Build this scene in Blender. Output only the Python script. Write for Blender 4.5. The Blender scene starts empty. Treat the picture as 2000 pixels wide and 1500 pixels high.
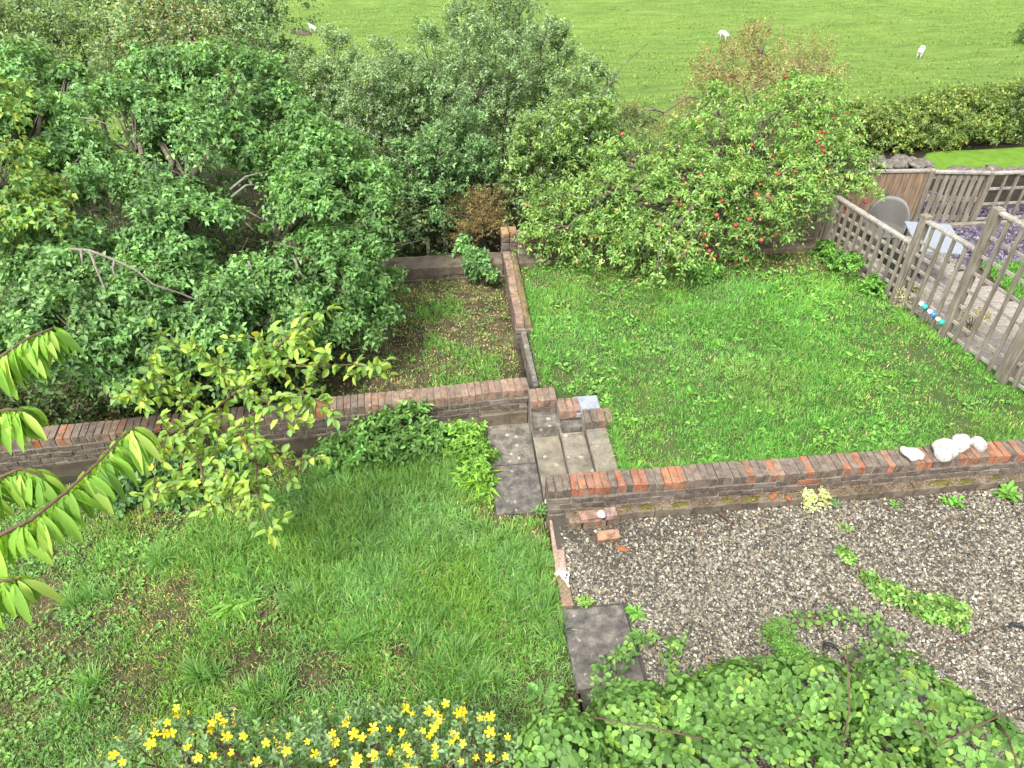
import bpy, bmesh, math, random
import numpy as np
from mathutils import Vector, Matrix, Euler
R = math.radians
scene = bpy.context.scene
col = scene.collection

# ------------------------------------------------------------------ camera
CAM_H, PITCH, YAW, FPX = 6.0, R(40), R(6), 1500.0
cam_d = bpy.data.cameras.new('camera'); cam = bpy.data.objects.new('camera', cam_d); col.objects.link(cam)
cam.location = (0, 0, CAM_H); cam.rotation_euler = (R(90) - PITCH, 0, -YAW)
cam_d.sensor_width = 36; cam_d.lens = 36 * FPX / 2000; cam_d.clip_start = .05; cam_d.clip_end = 800
scene.camera = cam
# ------------------------------------------------------------------ daylight, bright overcast
SUN_EL, SUN_AZ = R(58), R(215)
world = bpy.data.worlds.new('World'); scene.world = world; world.use_nodes = True
wn = world.node_tree; bg = wn.nodes['Background']
sky = wn.nodes.new('ShaderNodeTexSky'); sky.sky_type = 'NISHITA'; sky.sun_disc = False
sky.sun_elevation = SUN_EL; sky.sun_rotation = SUN_AZ
sky.air_density = 1.0; sky.dust_density = 4.0
hs = wn.nodes.new('ShaderNodeHueSaturation'); hs.inputs['Saturation'].default_value = .28
wn.links.new(sky.outputs[0], hs.inputs['Color']); wn.links.new(hs.outputs[0], bg.inputs['Color'])
bg.inputs['Strength'].default_value = .125
sd = bpy.data.lights.new('sun', 'SUN'); so = bpy.data.objects.new('sun', sd); col.objects.link(so)
sd.energy = 1.5; sd.angle = R(11); sd.color = (1, .96, .9)
so.rotation_euler = (R(90) - SUN_EL, 0, math.pi - SUN_AZ); so.location = (0, -5, 20)
scene.view_settings.view_transform = 'Standard'; scene.view_settings.look = 'None'
scene.view_settings.exposure = 1.62; scene.view_settings.gamma = 1; scene.view_settings.use_curve_mapping = False
scene.cycles.max_bounces = 6; scene.cycles.transmission_bounces = 4; scene.cycles.diffuse_bounces = 3

# ------------------------------------------------------------------ surveying: where a sight line meets a height, a depth, the hillside
fw = np.array([math.sin(YAW) * math.cos(PITCH), math.cos(YAW) * math.cos(PITCH), -math.sin(PITCH)])
rt = np.array([math.cos(YAW), -math.sin(YAW), 0.]); up = np.cross(rt, fw); CC = np.array([0, 0, CAM_H])
def ray(x, y): return fw + rt * (x - 1000) / FPX - up * (y - 750) / FPX
def az(x, y, z):
    r = ray(x, y); return CC + r * (z - CAM_H) / r[2]
def ad(x, y, d): return CC + ray(x, y) * d
def ell_hit(x, y, lobes, default):
    r = ray(x, y); best = None
    for c, rad in lobes:
        o = (CC - c) / rad; d = r / rad
        a, b, q = d @ d, 2 * (o @ d), o @ o - 1
        D = b * b - 4 * a * q
        if D > 0:
            t = (-b - math.sqrt(D)) / (2 * a)
            if best is None or t < best: best = t
    return CC + r * (best if best else default)

# ------------------------------------------------------------------ noise, mesh helpers
class VNoise:
    def __init__(s, seed): s.t = np.random.default_rng(seed).random((64, 64))
    def __call__(s, x, y):
        x = np.asarray(x, float); y = np.asarray(y, float)
        xi = np.floor(x).astype(int); yi = np.floor(y).astype(int); fx = x - xi; fy = y - yi
        fx = fx * fx * (3 - 2 * fx); fy = fy * fy * (3 - 2 * fy)
        g = lambda a, b: s.t[a % 64, b % 64]
        return (g(xi, yi) * (1 - fx) + g(xi + 1, yi) * fx) * (1 - fy) + (g(xi, yi + 1) * (1 - fx) + g(xi + 1, yi + 1) * fx) * fy
def fbm(n, x, y, o=3):
    s = 0; a = .5; t = 0
    for k in range(o): s = s + a * n(x * 2 ** k + 7.3 * k, y * 2 ** k + 3.1 * k); t += a; a *= .55
    return s / t
nA, nB, nC = VNoise(1), VNoise(2), VNoise(3)

def link(o, parent=None):
    col.objects.link(o)
    if parent is not None:
        o.parent = parent; o.location = Vector(o.location) - world_loc(parent)
    return o
def world_loc(o):
    v = Vector(o.location); p = o.parent
    while p: v += Vector(p.location); p = p.parent
    return v
def tag(o, label=None, cat=None, group=None, kind=None):
    if label: o['label'] = label
    if cat: o['category'] = cat
    if group: o['group'] = group
    if kind: o['kind'] = kind
    return o
def thing(name, label, cat, loc, group=None):
    o = bpy.data.objects.new(name, None); o.empty_display_size = .1
    o.location = loc; col.objects.link(o)
    return tag(o, label, cat, group)
def mesh_np(name, V, tris=None, quads=None, colr=None, m=None, smooth=False):
    V = np.asarray(V, np.float32).reshape(-1, 3)
    tris = np.zeros((0, 3), np.int32) if tris is None else np.asarray(tris, np.int32).reshape(-1, 3)
    quads = np.zeros((0, 4), np.int32) if quads is None else np.asarray(quads, np.int32).reshape(-1, 4)
    me = bpy.data.meshes.new(name)
    me.vertices.add(len(V)); me.vertices.foreach_set('co', V.ravel())
    idx = np.concatenate([tris.ravel(), quads.ravel()])
    me.loops.add(len(idx)); me.loops.foreach_set('vertex_index', idx)
    st = np.concatenate([np.arange(len(tris)) * 3, len(tris) * 3 + np.arange(len(quads)) * 4]).astype(np.int32)
    me.polygons.add(len(st)); me.polygons.foreach_set('loop_start', st)
    if smooth: me.polygons.foreach_set('use_smooth', np.ones(len(st), bool))
    me.update(calc_edges=True)
    if colr is not None:
        a = me.color_attributes.new('Col', 'FLOAT_COLOR', 'POINT')
        c4 = np.ones((len(V), 4), np.float32); c4[:, :3] = colr
        a.data.foreach_set('color', c4.ravel())
    if m: me.materials.append(m)
    return me
def obj(name, me, parent=None, loc=(0, 0, 0), rot=None):
    o = bpy.data.objects.new(name, me); o.location = loc
    if rot is not None: o.rotation_euler = rot
    return link(o, parent)
class MB:
    def __init__(s): s.v = []; s.f = []
    def add(s, vs, fs):
        n = len(s.v); s.v += [tuple(v) for v in vs]; s.f += [tuple(i + n for i in f) for f in fs]
    def box(s, lo, hi):
        x0, y0, z0 = lo; x1, y1, z1 = hi
        s.add([(x0, y0, z0), (x1, y0, z0), (x1, y1, z0), (x0, y1, z0), (x0, y0, z1), (x1, y0, z1), (x1, y1, z1), (x0, y1, z1)],
              [(3, 2, 1, 0), (4, 5, 6, 7), (0, 1, 5, 4), (1, 2, 6, 5), (2, 3, 7, 6), (3, 0, 4, 7)])
    def bar(s, a, b, w, h, upv=(0, 0, 1)):
        a = Vector(a); b = Vector(b); d = (b - a).normalized(); sd_ = d.cross(Vector(upv))
        if sd_.length < 1e-4: sd_ = Vector((1, 0, 0))
        sd_.normalize(); u = sd_.cross(d)
        vs = []
        for p in (a, b):
            for i, j in ((-1, -1), (1, -1), (1, 1), (-1, 1)): vs.append(p + sd_ * (i * w / 2) + u * (j * h / 2))
        s.add(vs, [(3, 2, 1, 0), (4, 5, 6, 7), (0, 1, 5, 4), (1, 2, 6, 5), (2, 3, 7, 6), (3, 0, 4, 7)])
    def tube(s, pts, rad, n=6, cap=True):
        pts = [Vector(p) for p in pts]; rings = []
        if not hasattr(rad, '__len__'): rad = [rad] * len(pts)
        ref = Vector((.31, .2, .93))
        vs = []; fs = []
        for i, p in enumerate(pts):
            d = (pts[min(i + 1, len(pts) - 1)] - pts[max(i - 1, 0)]).normalized()
            a = d.cross(ref)
            if a.length < .05: a = d.cross(Vector((1, 0, 0)))
            a.normalize(); b = d.cross(a)
            for k in range(n):
                t = 2 * math.pi * k / n; vs.append(p + (a * math.cos(t) + b * math.sin(t)) * rad[i])
        for i in range(len(pts) - 1):
            for k in range(n):
                k2 = (k + 1) % n; fs.append((i * n + k, i * n + k2, (i + 1) * n + k2, (i + 1) * n + k))
        if cap: fs.append(tuple(range(n))[::-1]); fs.append(tuple((len(pts) - 1) * n + k for k in range(n)))
        s.add(vs, fs)
    def mesh(s, name, m, smooth=False, bevel=0):
        me = bpy.data.meshes.new(name); me.from_pydata(s.v, [], s.f)
        bm = bmesh.new(); bm.from_mesh(me); bmesh.ops.recalc_face_normals(bm, faces=bm.faces)
        if bevel: bmesh.ops.bevel(bm, geom=bm.edges[:], offset=bevel, segments=1, affect='EDGES', clamp_overlap=True)
        bm.to_mesh(me); bm.free()
        if smooth: me.polygons.foreach_set('use_smooth', [True] * len(me.polygons))
        if m: me.materials.append(m)
        return me
    def obj(s, name, m, parent=None, **k): return obj(name, s.mesh(name, m, **k), parent)

# ------------------------------------------------------------------ materials
def new_mat(name):
    m = bpy.data.materials.new(name); m.use_nodes = True
    nt = m.node_tree; return m, nt, nt.nodes['Principled BSDF']
def nd(nt, t, ins=None, **props):
    n = nt.nodes.new(t)
    for k, v in props.items(): setattr(n, k, v)
    for k, v in (ins or {}).items():
        if isinstance(v, bpy.types.NodeSocket): nt.links.new(v, n.inputs[k])
        else: n.inputs[k].default_value = v
    return n
def c4(c): return (c[0], c[1], c[2], 1)
def ramp(nt, fac, stops):
    n = nd(nt, 'ShaderNodeValToRGB', {'Fac': fac}); e = n.color_ramp.elements
    while len(e) < len(stops): e.new(.5)
    for i, (p, c) in enumerate(stops): e[i].position = p; e[i].color = c4(c) if hasattr(c, '__len__') else (c, c, c, 1)
    return n.outputs[0]
def mix(nt, fac, a, b, mode='MIX'):
    n = nt.nodes.new('ShaderNodeMix'); n.data_type = 'RGBA'; n.blend_type = mode
    for i, v in ((0, fac), (6, a), (7, b)):
        if isinstance(v, bpy.types.NodeSocket): nt.links.new(v, n.inputs[i])
        else: n.inputs[i].default_value = v if i == 0 else c4(v)
    return n.outputs[2]
def coords(nt, kind='Object', scale=(1, 1, 1), rnd=False):
    tc = nd(nt, 'ShaderNodeTexCoord'); v = tc.outputs[kind]
    if rnd:
        oi = nd(nt, 'ShaderNodeObjectInfo'); ml = nd(nt, 'ShaderNodeMath', {0: oi.outputs['Random'], 1: 37.0}, operation='MULTIPLY')
        v = nd(nt, 'ShaderNodeVectorMath', {0: v, 1: ml.outputs[0]}, operation='ADD').outputs[0]
    return nd(nt, 'ShaderNodeMapping', {'Vector': v, 'Scale': scale}).outputs[0]
def noise(nt, vec, scale, detail=4, rough=.6): return nd(nt, 'ShaderNodeTexNoise', {'Vector': vec, 'Scale': scale, 'Detail': detail, 'Roughness': rough}).outputs[0]
def bump(nt, bsdf, h, strength=.4, dist=.01):
    b = nd(nt, 'ShaderNodeBump', {'Height': h, 'Strength': strength, 'Distance': dist}); nt.links.new(b.outputs[0], bsdf.inputs['Normal'])
def setp(nt, bsdf, c=None, rough=.85, spec=.25):
    bsdf.inputs['Roughness'].default_value = rough; bsdf.inputs['Specular IOR Level'].default_value = spec
    if c is not None:
        if isinstance(c, bpy.types.NodeSocket): nt.links.new(c, bsdf.inputs['Base Color'])
        else: bsdf.inputs['Base Color'].default_value = c4(c)

def leaf_mat(name, src='attr', rough=.5, spec=.35, trans=.42, gain=(2.2, 2.15, 1.85)):
    m, nt, b = new_mat(name)
    if src == 'attr': c = nd(nt, 'ShaderNodeAttribute', attribute_name='Col').outputs['Color']
    else: c = nd(nt, 'ShaderNodeObjectInfo').outputs['Color']
    c = mix(nt, 1, c, gain, 'MULTIPLY'); setp(nt, b, c, rough, spec)
    tc = mix(nt, 1, c, (1.25, 1.15, .5), 'MULTIPLY')
    t = nd(nt, 'ShaderNodeBsdfTranslucent', {'Color': tc})
    mx = nd(nt, 'ShaderNodeMixShader', {0: trans, 1: b.outputs[0], 2: t.outputs[0]})
    nt.links.new(mx.outputs[0], nt.nodes['Material Output'].inputs['Surface'])
    return m
M_LEAF = leaf_mat('leaf'); M_LEAF_OBJ = leaf_mat('single_leaf', 'obj'); M_GRASS = leaf_mat('grass_blade', rough=.6, spec=.25, trans=.4, gain=(1.85, 1.9, 1.7))
def attr_mat(name, rough=.85, spec=.25):
    m, nt, b = new_mat(name); setp(nt, b, nd(nt, 'ShaderNodeAttribute', attribute_name='Col').outputs['Color'], rough, spec); return m
M_STONE_BITS = attr_mat('stone_bits')
def bark_mat(name, c1, c2):
    m, nt, b = new_mat(name); v = coords(nt, 'Object', (14, 14, 4))
    h = noise(nt, v, 2.5, 6, .7); setp(nt, b, ramp(nt, h, [(.3, c1), (.7, c2)]), .9, .15); bump(nt, b, h, .6, .01); return m
M_BARK = bark_mat('bark', (.05, .04, .03), (.19, .165, .13)); M_BARK_PALE = bark_mat('pale_dead_bark', (.12, .105, .085), (.28, .25, .21))
M_TWIG = bark_mat('twig', (.07, .042, .03), (.15, .1, .07))
def brick_mat():
    m, nt, b = new_mat('weathered_brick'); oi = nd(nt, 'ShaderNodeObjectInfo'); v = coords(nt, 'Object', (1, 1, 1), True)
    n1 = noise(nt, v, 14, 5, .65); n2 = noise(nt, v, 60, 5, .75)
    dark = mix(nt, .75, oi.outputs['Color'], (.075, .06, .05))
    wq = nd(nt, 'ShaderNodeTexNoise', {'Vector': nd(nt, 'ShaderNodeNewGeometry').outputs['Position'], 'Scale': 16.0, 'Detail': 6.0, 'Roughness': .7}).outputs[0]
    c = mix(nt, ramp(nt, n1, [(.42, 0), (.6, 1)]), oi.outputs['Color'], dark)
    c = mix(nt, ramp(nt, wq, [(.48, 0), (.6, .65)]), c, mix(nt, n2, (.16, .13, .1), (.3, .24, .18)))
    c = mix(nt, ramp(nt, wq, [(.3, .6), (.42, 0)]), c, mix(nt, n1, (.34, .12, .055), (.24, .14, .09)))
    pale = mix(nt, .5, c, (.36, .3, .24))
    c = mix(nt, ramp(nt, n2, [(.5, 0), (.68, 1)]), c, pale)
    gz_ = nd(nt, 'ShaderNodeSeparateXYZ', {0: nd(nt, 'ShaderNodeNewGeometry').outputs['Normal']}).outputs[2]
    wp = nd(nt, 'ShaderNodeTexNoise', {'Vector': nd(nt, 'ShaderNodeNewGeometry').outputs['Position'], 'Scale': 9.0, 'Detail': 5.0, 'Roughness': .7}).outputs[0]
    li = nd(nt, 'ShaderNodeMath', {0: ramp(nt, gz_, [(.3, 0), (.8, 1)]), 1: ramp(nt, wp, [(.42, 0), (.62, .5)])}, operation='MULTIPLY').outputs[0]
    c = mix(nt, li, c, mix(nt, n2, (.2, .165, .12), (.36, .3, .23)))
    c = mix(nt, 1, c, (.82,) * 3, 'MULTIPLY'); setp(nt, b, c, .93, .15); bump(nt, b, n2, .7, .008); return m
M_BRICK = brick_mat()
ALB = .8
def rough_mat(name, stops, scale=6, fine=60, rough=.93, spots=None, spotscale=9, bstr=.5, spotthr=(.2, .28)):
    m, nt, b = new_mat(name); v = coords(nt, 'Object')
    n1 = noise(nt, v, scale, 6, .65); n2 = noise(nt, v, fine, 4, .7)
    c = ramp(nt, n1, stops); c = mix(nt, .55, c, ramp(nt, n2, [(.25, .45), (.75, 1.5)]), 'MULTIPLY')
    if spots:
        w = nd(nt, 'ShaderNodeVectorMath', {0: v, 1: nd(nt, 'ShaderNodeVectorMath', {0: nd(nt, 'ShaderNodeTexNoise', {'Vector': v, 'Scale': 25.0}).outputs[1], 1: (.06, .06, .06)}, operation='MULTIPLY').outputs[0]}, operation='ADD').outputs[0]
        vo = nd(nt, 'ShaderNodeTexVoronoi', {'Vector': w, 'Scale': spotscale})
        lum = nd(nt, 'ShaderNodeSeparateColor', {0: vo.outputs['Color']}).outputs[0]
        f = nd(nt, 'ShaderNodeMath', {0: ramp(nt, vo.outputs['Distance'], [(spotthr[0], 1), (spotthr[1], 0)]), 1: ramp(nt, lum, [(.7, 0), (.74, 1)])}, operation='MULTIPLY').outputs[0]
        c = mix(nt, f, c, spots)
    c = mix(nt, 1, c, (ALB,) * 3, 'MULTIPLY'); setp(nt, b, c, rough, .2); bump(nt, b, n2, bstr, .006); return m
M_CONCRETE = rough_mat('lichened_concrete', [(.34, (.085, .078, .07)), (.5, (.17, .155, .13)), (.66, (.3, .265, .21))], 9, 45, spots=(.4, .38, .31), spotscale=11)
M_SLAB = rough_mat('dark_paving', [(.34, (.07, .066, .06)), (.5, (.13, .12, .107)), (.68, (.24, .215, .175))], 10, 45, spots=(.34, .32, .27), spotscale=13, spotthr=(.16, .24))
M_STEP = rough_mat('step_stone', [(.32, (.14, .125, .1)), (.5, (.235, .21, .16)), (.68, (.33, .295, .22))], 6, 55, spots=(.42, .4, .33), spotscale=9, spotthr=(.18, .26))
M_MORTAR = rough_mat('mortar', [(.3, (.17, .15, .125)), (.7, (.36, .315, .26))], 8, 70)
M_MOSS_LEDGE = rough_mat('mossy_ledge', [(.3, (.075, .06, .045)), (.46, (.15, .12, .085)), (.58, (.21, .175, .13)), (.72, (.1, .1, .025))], 5, 60)
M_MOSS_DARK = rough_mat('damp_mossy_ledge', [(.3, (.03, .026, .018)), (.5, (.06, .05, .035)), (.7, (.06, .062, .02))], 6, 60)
M_MOSS = rough_mat('moss', [(.3, (.07, .075, .015)), (.7, (.16, .15, .03))], 12, 90, bstr=1)
M_SLATE = rough_mat('slate_grey', [(.3, (.25, .28, .31)), (.7, (.4, .43, .46))], 5, 60)
M_SOIL = rough_mat('garden_soil', [(.3, (.05, .036, .025)), (.55, (.11, .085, .055)), (.75, (.17, .14, .085))], 3, 40, bstr=1)
M_LAWN = rough_mat('lawn_thatch', [(.28, (.05, .06, .025)), (.42, (.06, .05, .03)), (.55, (.1, .082, .045)), (.7, (.16, .13, .075))], 7, 55, bstr=1)
M_LAWN_LUSH = rough_mat('lush_lawn_base', [(.2, (.05, .055, .022)), (.5, (.06, .1, .03)), (.8, (.1, .13, .04))], 2.5, 45, bstr=1)
M_GRAVELBED = rough_mat('gravel_bed', [(.3, (.05, .045, .037)), (.5, (.085, .077, .063)), (.75, (.14, .122, .095))], 2, 90, bstr=1)
M_PAVER = rough_mat('paver', [(.3, (.25, .22, .19)), (.7, (.4, .36, .315))], 9, 70)
M_FLINT = rough_mat('white_flint', [(.3, (.22, .2, .18)), (.45, (.5, .48, .44)), (.62, (.72, .71, .68))], 11, 50, rough=.7, bstr=1.0)
M_TERRA = rough_mat('terracotta', [(.3, (.25, .09, .04)), (.7, (.38, .16, .07))], 12, 70)
def wood_mat(name, c1, c2, c3, stretch=(40, 40, 3)):
    m, nt, b = new_mat(name); v = coords(nt, 'Object', stretch, True)
    n1 = noise(nt, v, 1.0, 5, .65); n2 = noise(nt, coords(nt, 'Object', (3, 3, 2), True), 2, 3)
    c = ramp(nt, n1, [(.3, c1), (.52, c2), (.72, c3)]); c = mix(nt, .5, c, ramp(nt, n2, [(.3, .55), (.7, 1.35)]), 'MULTIPLY')
    c = mix(nt, 1, c, (.85,) * 3, 'MULTIPLY'); setp(nt, b, c, .85, .2); bump(nt, b, n1, .5, .004); return m
M_WOOD = wood_mat('weathered_wood', (.11, .093, .072), (.235, .205, .162), (.35, .315, .262))
M_WOOD_PALE = wood_mat('pale_lichened_wood', (.2, .18, .155), (.33, .305, .265), (.43, .4, .36))
M_WOOD_BROWN = wood_mat('brown_boards', (.15, .105, .07), (.25, .175, .115), (.33, .255, .185))
M_WOOD_PINK = wood_mat('old_plank', (.26, .16, .12), (.42, .3, .24), (.55, .44, .37))
def plain(name, c, rough=.5, spec=.4):
    m, nt, b = new_mat(name); v = coords(nt, 'Object'); n = noise(nt, v, 30, 3)
    setp(nt, b, mix(nt, .3, c, ramp(nt, n, [(.3, .7), (.7, 1.25)]), 'MULTIPLY'), rough, spec); return m
M_APPLE = [plain('red_apple', (.3, .03, .03), .35), plain('blushed_apple', (.34, .08, .045), .35), plain('russet_apple', (.36, .24, .09), .4)]
M_PETAL = plain('yellow_petal', (.62, .49, .01), .5); M_STAMEN = plain('orange_stamen', (.75, .4, .01), .6)
M_CHAIR = plain('grey_plastic', (.11, .106, .095), .5); M_TABLE = plain('white_table', (.22, .25, .275), .25); M_METAL = plain('dark_metal', (.05, .05, .05), .4)
M_TEAL = plain('teal_glass', (.03, .38, .32), .25); M_BLUE = plain('blue_glass', (.04, .2, .6), .25); M_GREEN_TEAL = plain('green_glass', (.02, .42, .3), .25)
M_PEARL = plain('pearl_cap', (.7, .78, .78), .3); M_CREAM = plain('cream_cap', (.7, .72, .4), .3)
M_WOOL = rough_mat('wool', [(.3, (.62, .6, .54)), (.7, (.8, .78, .72))], 6, 30); M_SHEEPFACE = plain('sheep_face', (.5, .46, .4), .8)
M_CLOTH = plain('white_rag', (.75, .72, .68), .8); M_BLACKPLASTIC = plain('black_plastic', (.02, .022, .028), .4)
M_WHITEPOST = plain('white_post', (.6, .58, .55), .7)

# ------------------------------------------------------------------ terrain
def terr(X, Y):
    X = np.asarray(X, float); Y = np.asarray(Y, float)
    k = np.arange(-40, 330, .5)
    if not hasattr(terr, 'tab'):
        raw = np.interp(k, [-40, 9.5, 15.2, 18.5, 30, 47, 64, 90, 140, 330], [-.35, -.35, -.75, -1.4, -4.7, -8, -9.6, -7, 6, 60])
        w = np.hanning(9); w /= w.sum(); terr.tab = np.convolve(np.pad(raw, 4, mode='edge'), w, 'valid')
    z = np.interp(Y, k, terr.tab)
    far = np.clip((Y - 16) / 12, 0, 1)
    z = z + (fbm(nA, X * .12, Y * .12) - .5) * 1.0 * far + (fbm(nB, X * .9, Y * .9) - .5) * (.12 * np.clip((Y - 9.6) / 2, 0, 1))
    return z
def tz(x, y):
    r = ray(x, y); t = np.linspace(5, 120, 4000); P = CC + r * t[:, None]
    i = np.argmax(P[:, 2] < terr(P[:, 0], P[:, 1])); return P[i]
def grid_sheet(name, xs, ys, f, m, skirt=None):
    XX, YY = np.meshgrid(xs, ys); V = np.stack([XX, YY, f(XX, YY)], -1).reshape(-1, 3); nx = len(xs); ny = len(ys)
    i = (np.arange(ny - 1)[:, None] * nx + np.arange(nx - 1)).ravel()
    return mesh_np(name, V, None, np.stack([i, i + 1, i + nx + 1, i + nx], -1), None, m, True)
def field_mat():
    m, nt, b = new_mat('pasture'); tc = nd(nt, 'ShaderNodeTexCoord').outputs['Object']
    v = nd(nt, 'ShaderNodeMapping', {'Vector': tc, 'Scale': (.35, 1.1, 1)}).outputs[0]
    n1 = noise(nt, v, 1.2, 8, .7); n2 = noise(nt, nd(nt, 'ShaderNodeMapping', {'Vector': tc, 'Scale': (1, 1.6, 1)}).outputs[0], 7, 6, .75); n3 = noise(nt, tc, .08, 3)
    c = ramp(nt, n1, [(.3, (.09, .155, .032)), (.5, (.14, .225, .048)), (.7, (.2, .29, .07))])
    c = mix(nt, .75, c, ramp(nt, n2, [(.3, .45), (.7, 1.5)]), 'MULTIPLY')
    c = mix(nt, .5, c, ramp(nt, n3, [(.35, (.85, .9, .8)), (.65, (1.2, 1.1, 1))]), 'MULTIPLY')
    soil = ramp(nt, noise(nt, tc, 3, 5), [(.3, (.018, .014, .009)), (.5, (.035, .027, .018)), (.7, (.035, .042, .016))])
    y = nd(nt, 'ShaderNodeSeparateXYZ', {0: tc}).outputs[1]
    yn = nd(nt, 'ShaderNodeMath', {0: y, 1: noise(nt, tc, .7, 3)}, operation='ADD').outputs[0]
    f = nd(nt, 'ShaderNodeMapRange', {0: yn, 1: 15.6, 2: 17.2}).outputs[0]
    c = mix(nt, f, soil, c); setp(nt, b, c, .9, .15); bump(nt, b, n2, .8, .12); return m
M_FIELD = field_mat()
xs = np.concatenate([np.arange(-150, -20, 6), np.arange(-20, 50, .5), np.arange(50, 200, 6)])
ys = np.concatenate([np.arange(-30, 8, 3), np.arange(8, 70, .5), np.arange(70, 300, 5)])
tag(obj('hillside', grid_sheet('hillside', xs, ys, terr, M_FIELD)), 'sheep pasture falling away behind the garden', kind='structure')

def patch(name, c, nu, nv, zf, m, skirt=.5, mesh_list=None):
    """four-cornered ground patch with sides; c = corners anticlockwise from front left"""
    c = np.array(c, float); u = np.linspace(0, 1, nu)[None, :, None]; v = np.linspace(0, 1, nv)[:, None, None]
    P = (c[0] * (1 - u) + c[1] * u) * (1 - v) + (c[3] * (1 - u) + c[2] * u) * v
    Z = zf(P[..., 0], P[..., 1]); V = np.concatenate([P, Z[..., None]], -1).reshape(-1, 3)
    i = (np.arange(nv - 1)[:, None] * nu + np.arange(nu - 1)).ravel(); Q = [np.stack([i, i + 1, i + nu + 1, i + nu], -1)]
    rim = np.concatenate([np.arange(nu), np.arange(1, nv) * nu + nu - 1, np.arange(nu - 2, -1, -1) + (nv - 1) * nu, np.arange(nv - 2, 0, -1) * nu])
    n = len(V); W = V[rim].copy(); W[:, 2] -= skirt; a = np.arange(len(rim)); b_ = (a + 1) % len(rim)
    Q.append(np.stack([rim[a], n + a, n + b_, rim[b_]], -1))
    return np.concatenate([V, W]), np.concatenate(Q)
def ground(name, patches, m, label):
    Vs, Qs, n = [], [], 0
    for V, Q in patches: Vs.append(V); Qs.append(Q + n); n += len(V)
    return tag(obj(name, mesh_np(name, np.concatenate(Vs), None, np.concatenate(Qs), None, m)), label, kind='structure')
z_low = lambda X, Y: .0 + (fbm(nA, X * 1.7, Y * 1.7) - .5) * .09 - .05 * np.clip((-X - 1.5) / 3, 0, 1) - .03 * np.clip((X - .55) / .3, 0, 1) * 0
z_grav = lambda X, Y: .05 + .13 * np.clip((Y - 3.7) / 1.0, 0, 1) ** 1.5 + (fbm(nB, X * 1.3, Y * 1.3) - .5) * .05
z_up = lambda X, Y: .42 + (fbm(nC, X * 1.5, Y * 1.5) - .5) * .07
z_back = lambda X, Y: .2 + (fbm(nB, X * 1.5 + 9, Y * 1.5) - .5) * .08
LWY = lambda x: 6.41 + .055 * (x - .86) if x < .86 else 6.41     # line of the left wall's face
ground('lower_lawn', [patch('l', [(-10, -2), (.87, -2), (.87, 6.5), (-10, 5.9)], 130, 100, z_low, M_LAWN)], M_LAWN, 'rough lower lawn on the left')
ground('gravel_bed', [patch('g', [(.9, -2), (9.5, -2), (9.5, 4.95), (.9, 4.95)], 90, 70, z_grav, M_GRAVELBED)], M_GRAVELBED, 'bed under the gravel')
ground('upper_lawn', [patch('u', [(1.62, 4.98), (6.75, 4.98), (5.42, 9.4), (1.62, 9.4)], 70, 60, z_up, M_LAWN_LUSH), patch('u2', [(.985, 6.44), (1.62, 6.03), (1.62, 9.4), (.985, 9.4)], 14, 50, z_up, M_LAWN)], M_LAWN_LUSH, 'raised upper lawn')
ground('back_lawn', [patch('b', [(-9, 6.0), (.9, 6.5), (.9, 9.3), (-9, 9.3)], 100, 40, z_back, M_LAWN)], M_LAWN, 'sunken back lawn')

# ------------------------------------------------------------------ foliage generators
rng = np.random.default_rng(11)
def unit(a): return a / np.maximum(np.linalg.norm(a, axis=-1, keepdims=True), 1e-9)
def rand_dir(n, g=None): return unit((g or rng).normal(size=(n, 3)))
def leaves_geo(B, A, Nn, L, W, C, fold=.25, curl=.2, oval=False):
    """one folded blade per row: B base, A axis, Nn normal, L length, W width, C colour"""
    A = unit(A); Nn = unit(Nn - A * np.sum(Nn * A, -1, keepdims=True)); S = np.cross(A, Nn); n = len(B)
    L = np.broadcast_to(L, n)[:, None]; W = np.broadcast_to(W, n)[:, None]
    if oval:
        V = np.stack([B, B + A * L * .3 + S * W * .46 + Nn * W * fold, B + A * L * .7 + S * W * .4 + Nn * (W * fold - L * curl * .4), B + A * L - Nn * L * curl,
                      B + A * L * .7 - S * W * .4 + Nn * (W * fold - L * curl * .4), B + A * L * .3 - S * W * .46 + Nn * W * fold], 1)
        k = np.arange(n)[:, None] * 6
        Q = np.concatenate([k + [0, 1, 2, 3], k + [0, 3, 4, 5]]); return V.reshape(-1, 3), None, Q, np.repeat(C, 6, 0)
    V = np.stack([B, B + A * L * .45 + S * W * .5 + Nn * W * fold, B + A * L - Nn * L * curl, B + A * L * .45 - S * W * .5 + Nn * W * fold], 1)
    k = np.arange(n)[:, None] * 4
    T = np.concatenate([k + [0, 1, 2], k + [0, 2, 3]]); return V.reshape(-1, 3), T, None, np.repeat(C, 4, 0)
def palette(n, cols, w=None, var=.25, g=None):
    g = g or rng; cols = np.array(cols, float); i = g.choice(len(cols), n, p=w)
    return cols[i] * (1 + var * g.normal(size=(n, 1))).clip(.4, 1.9)
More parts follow.
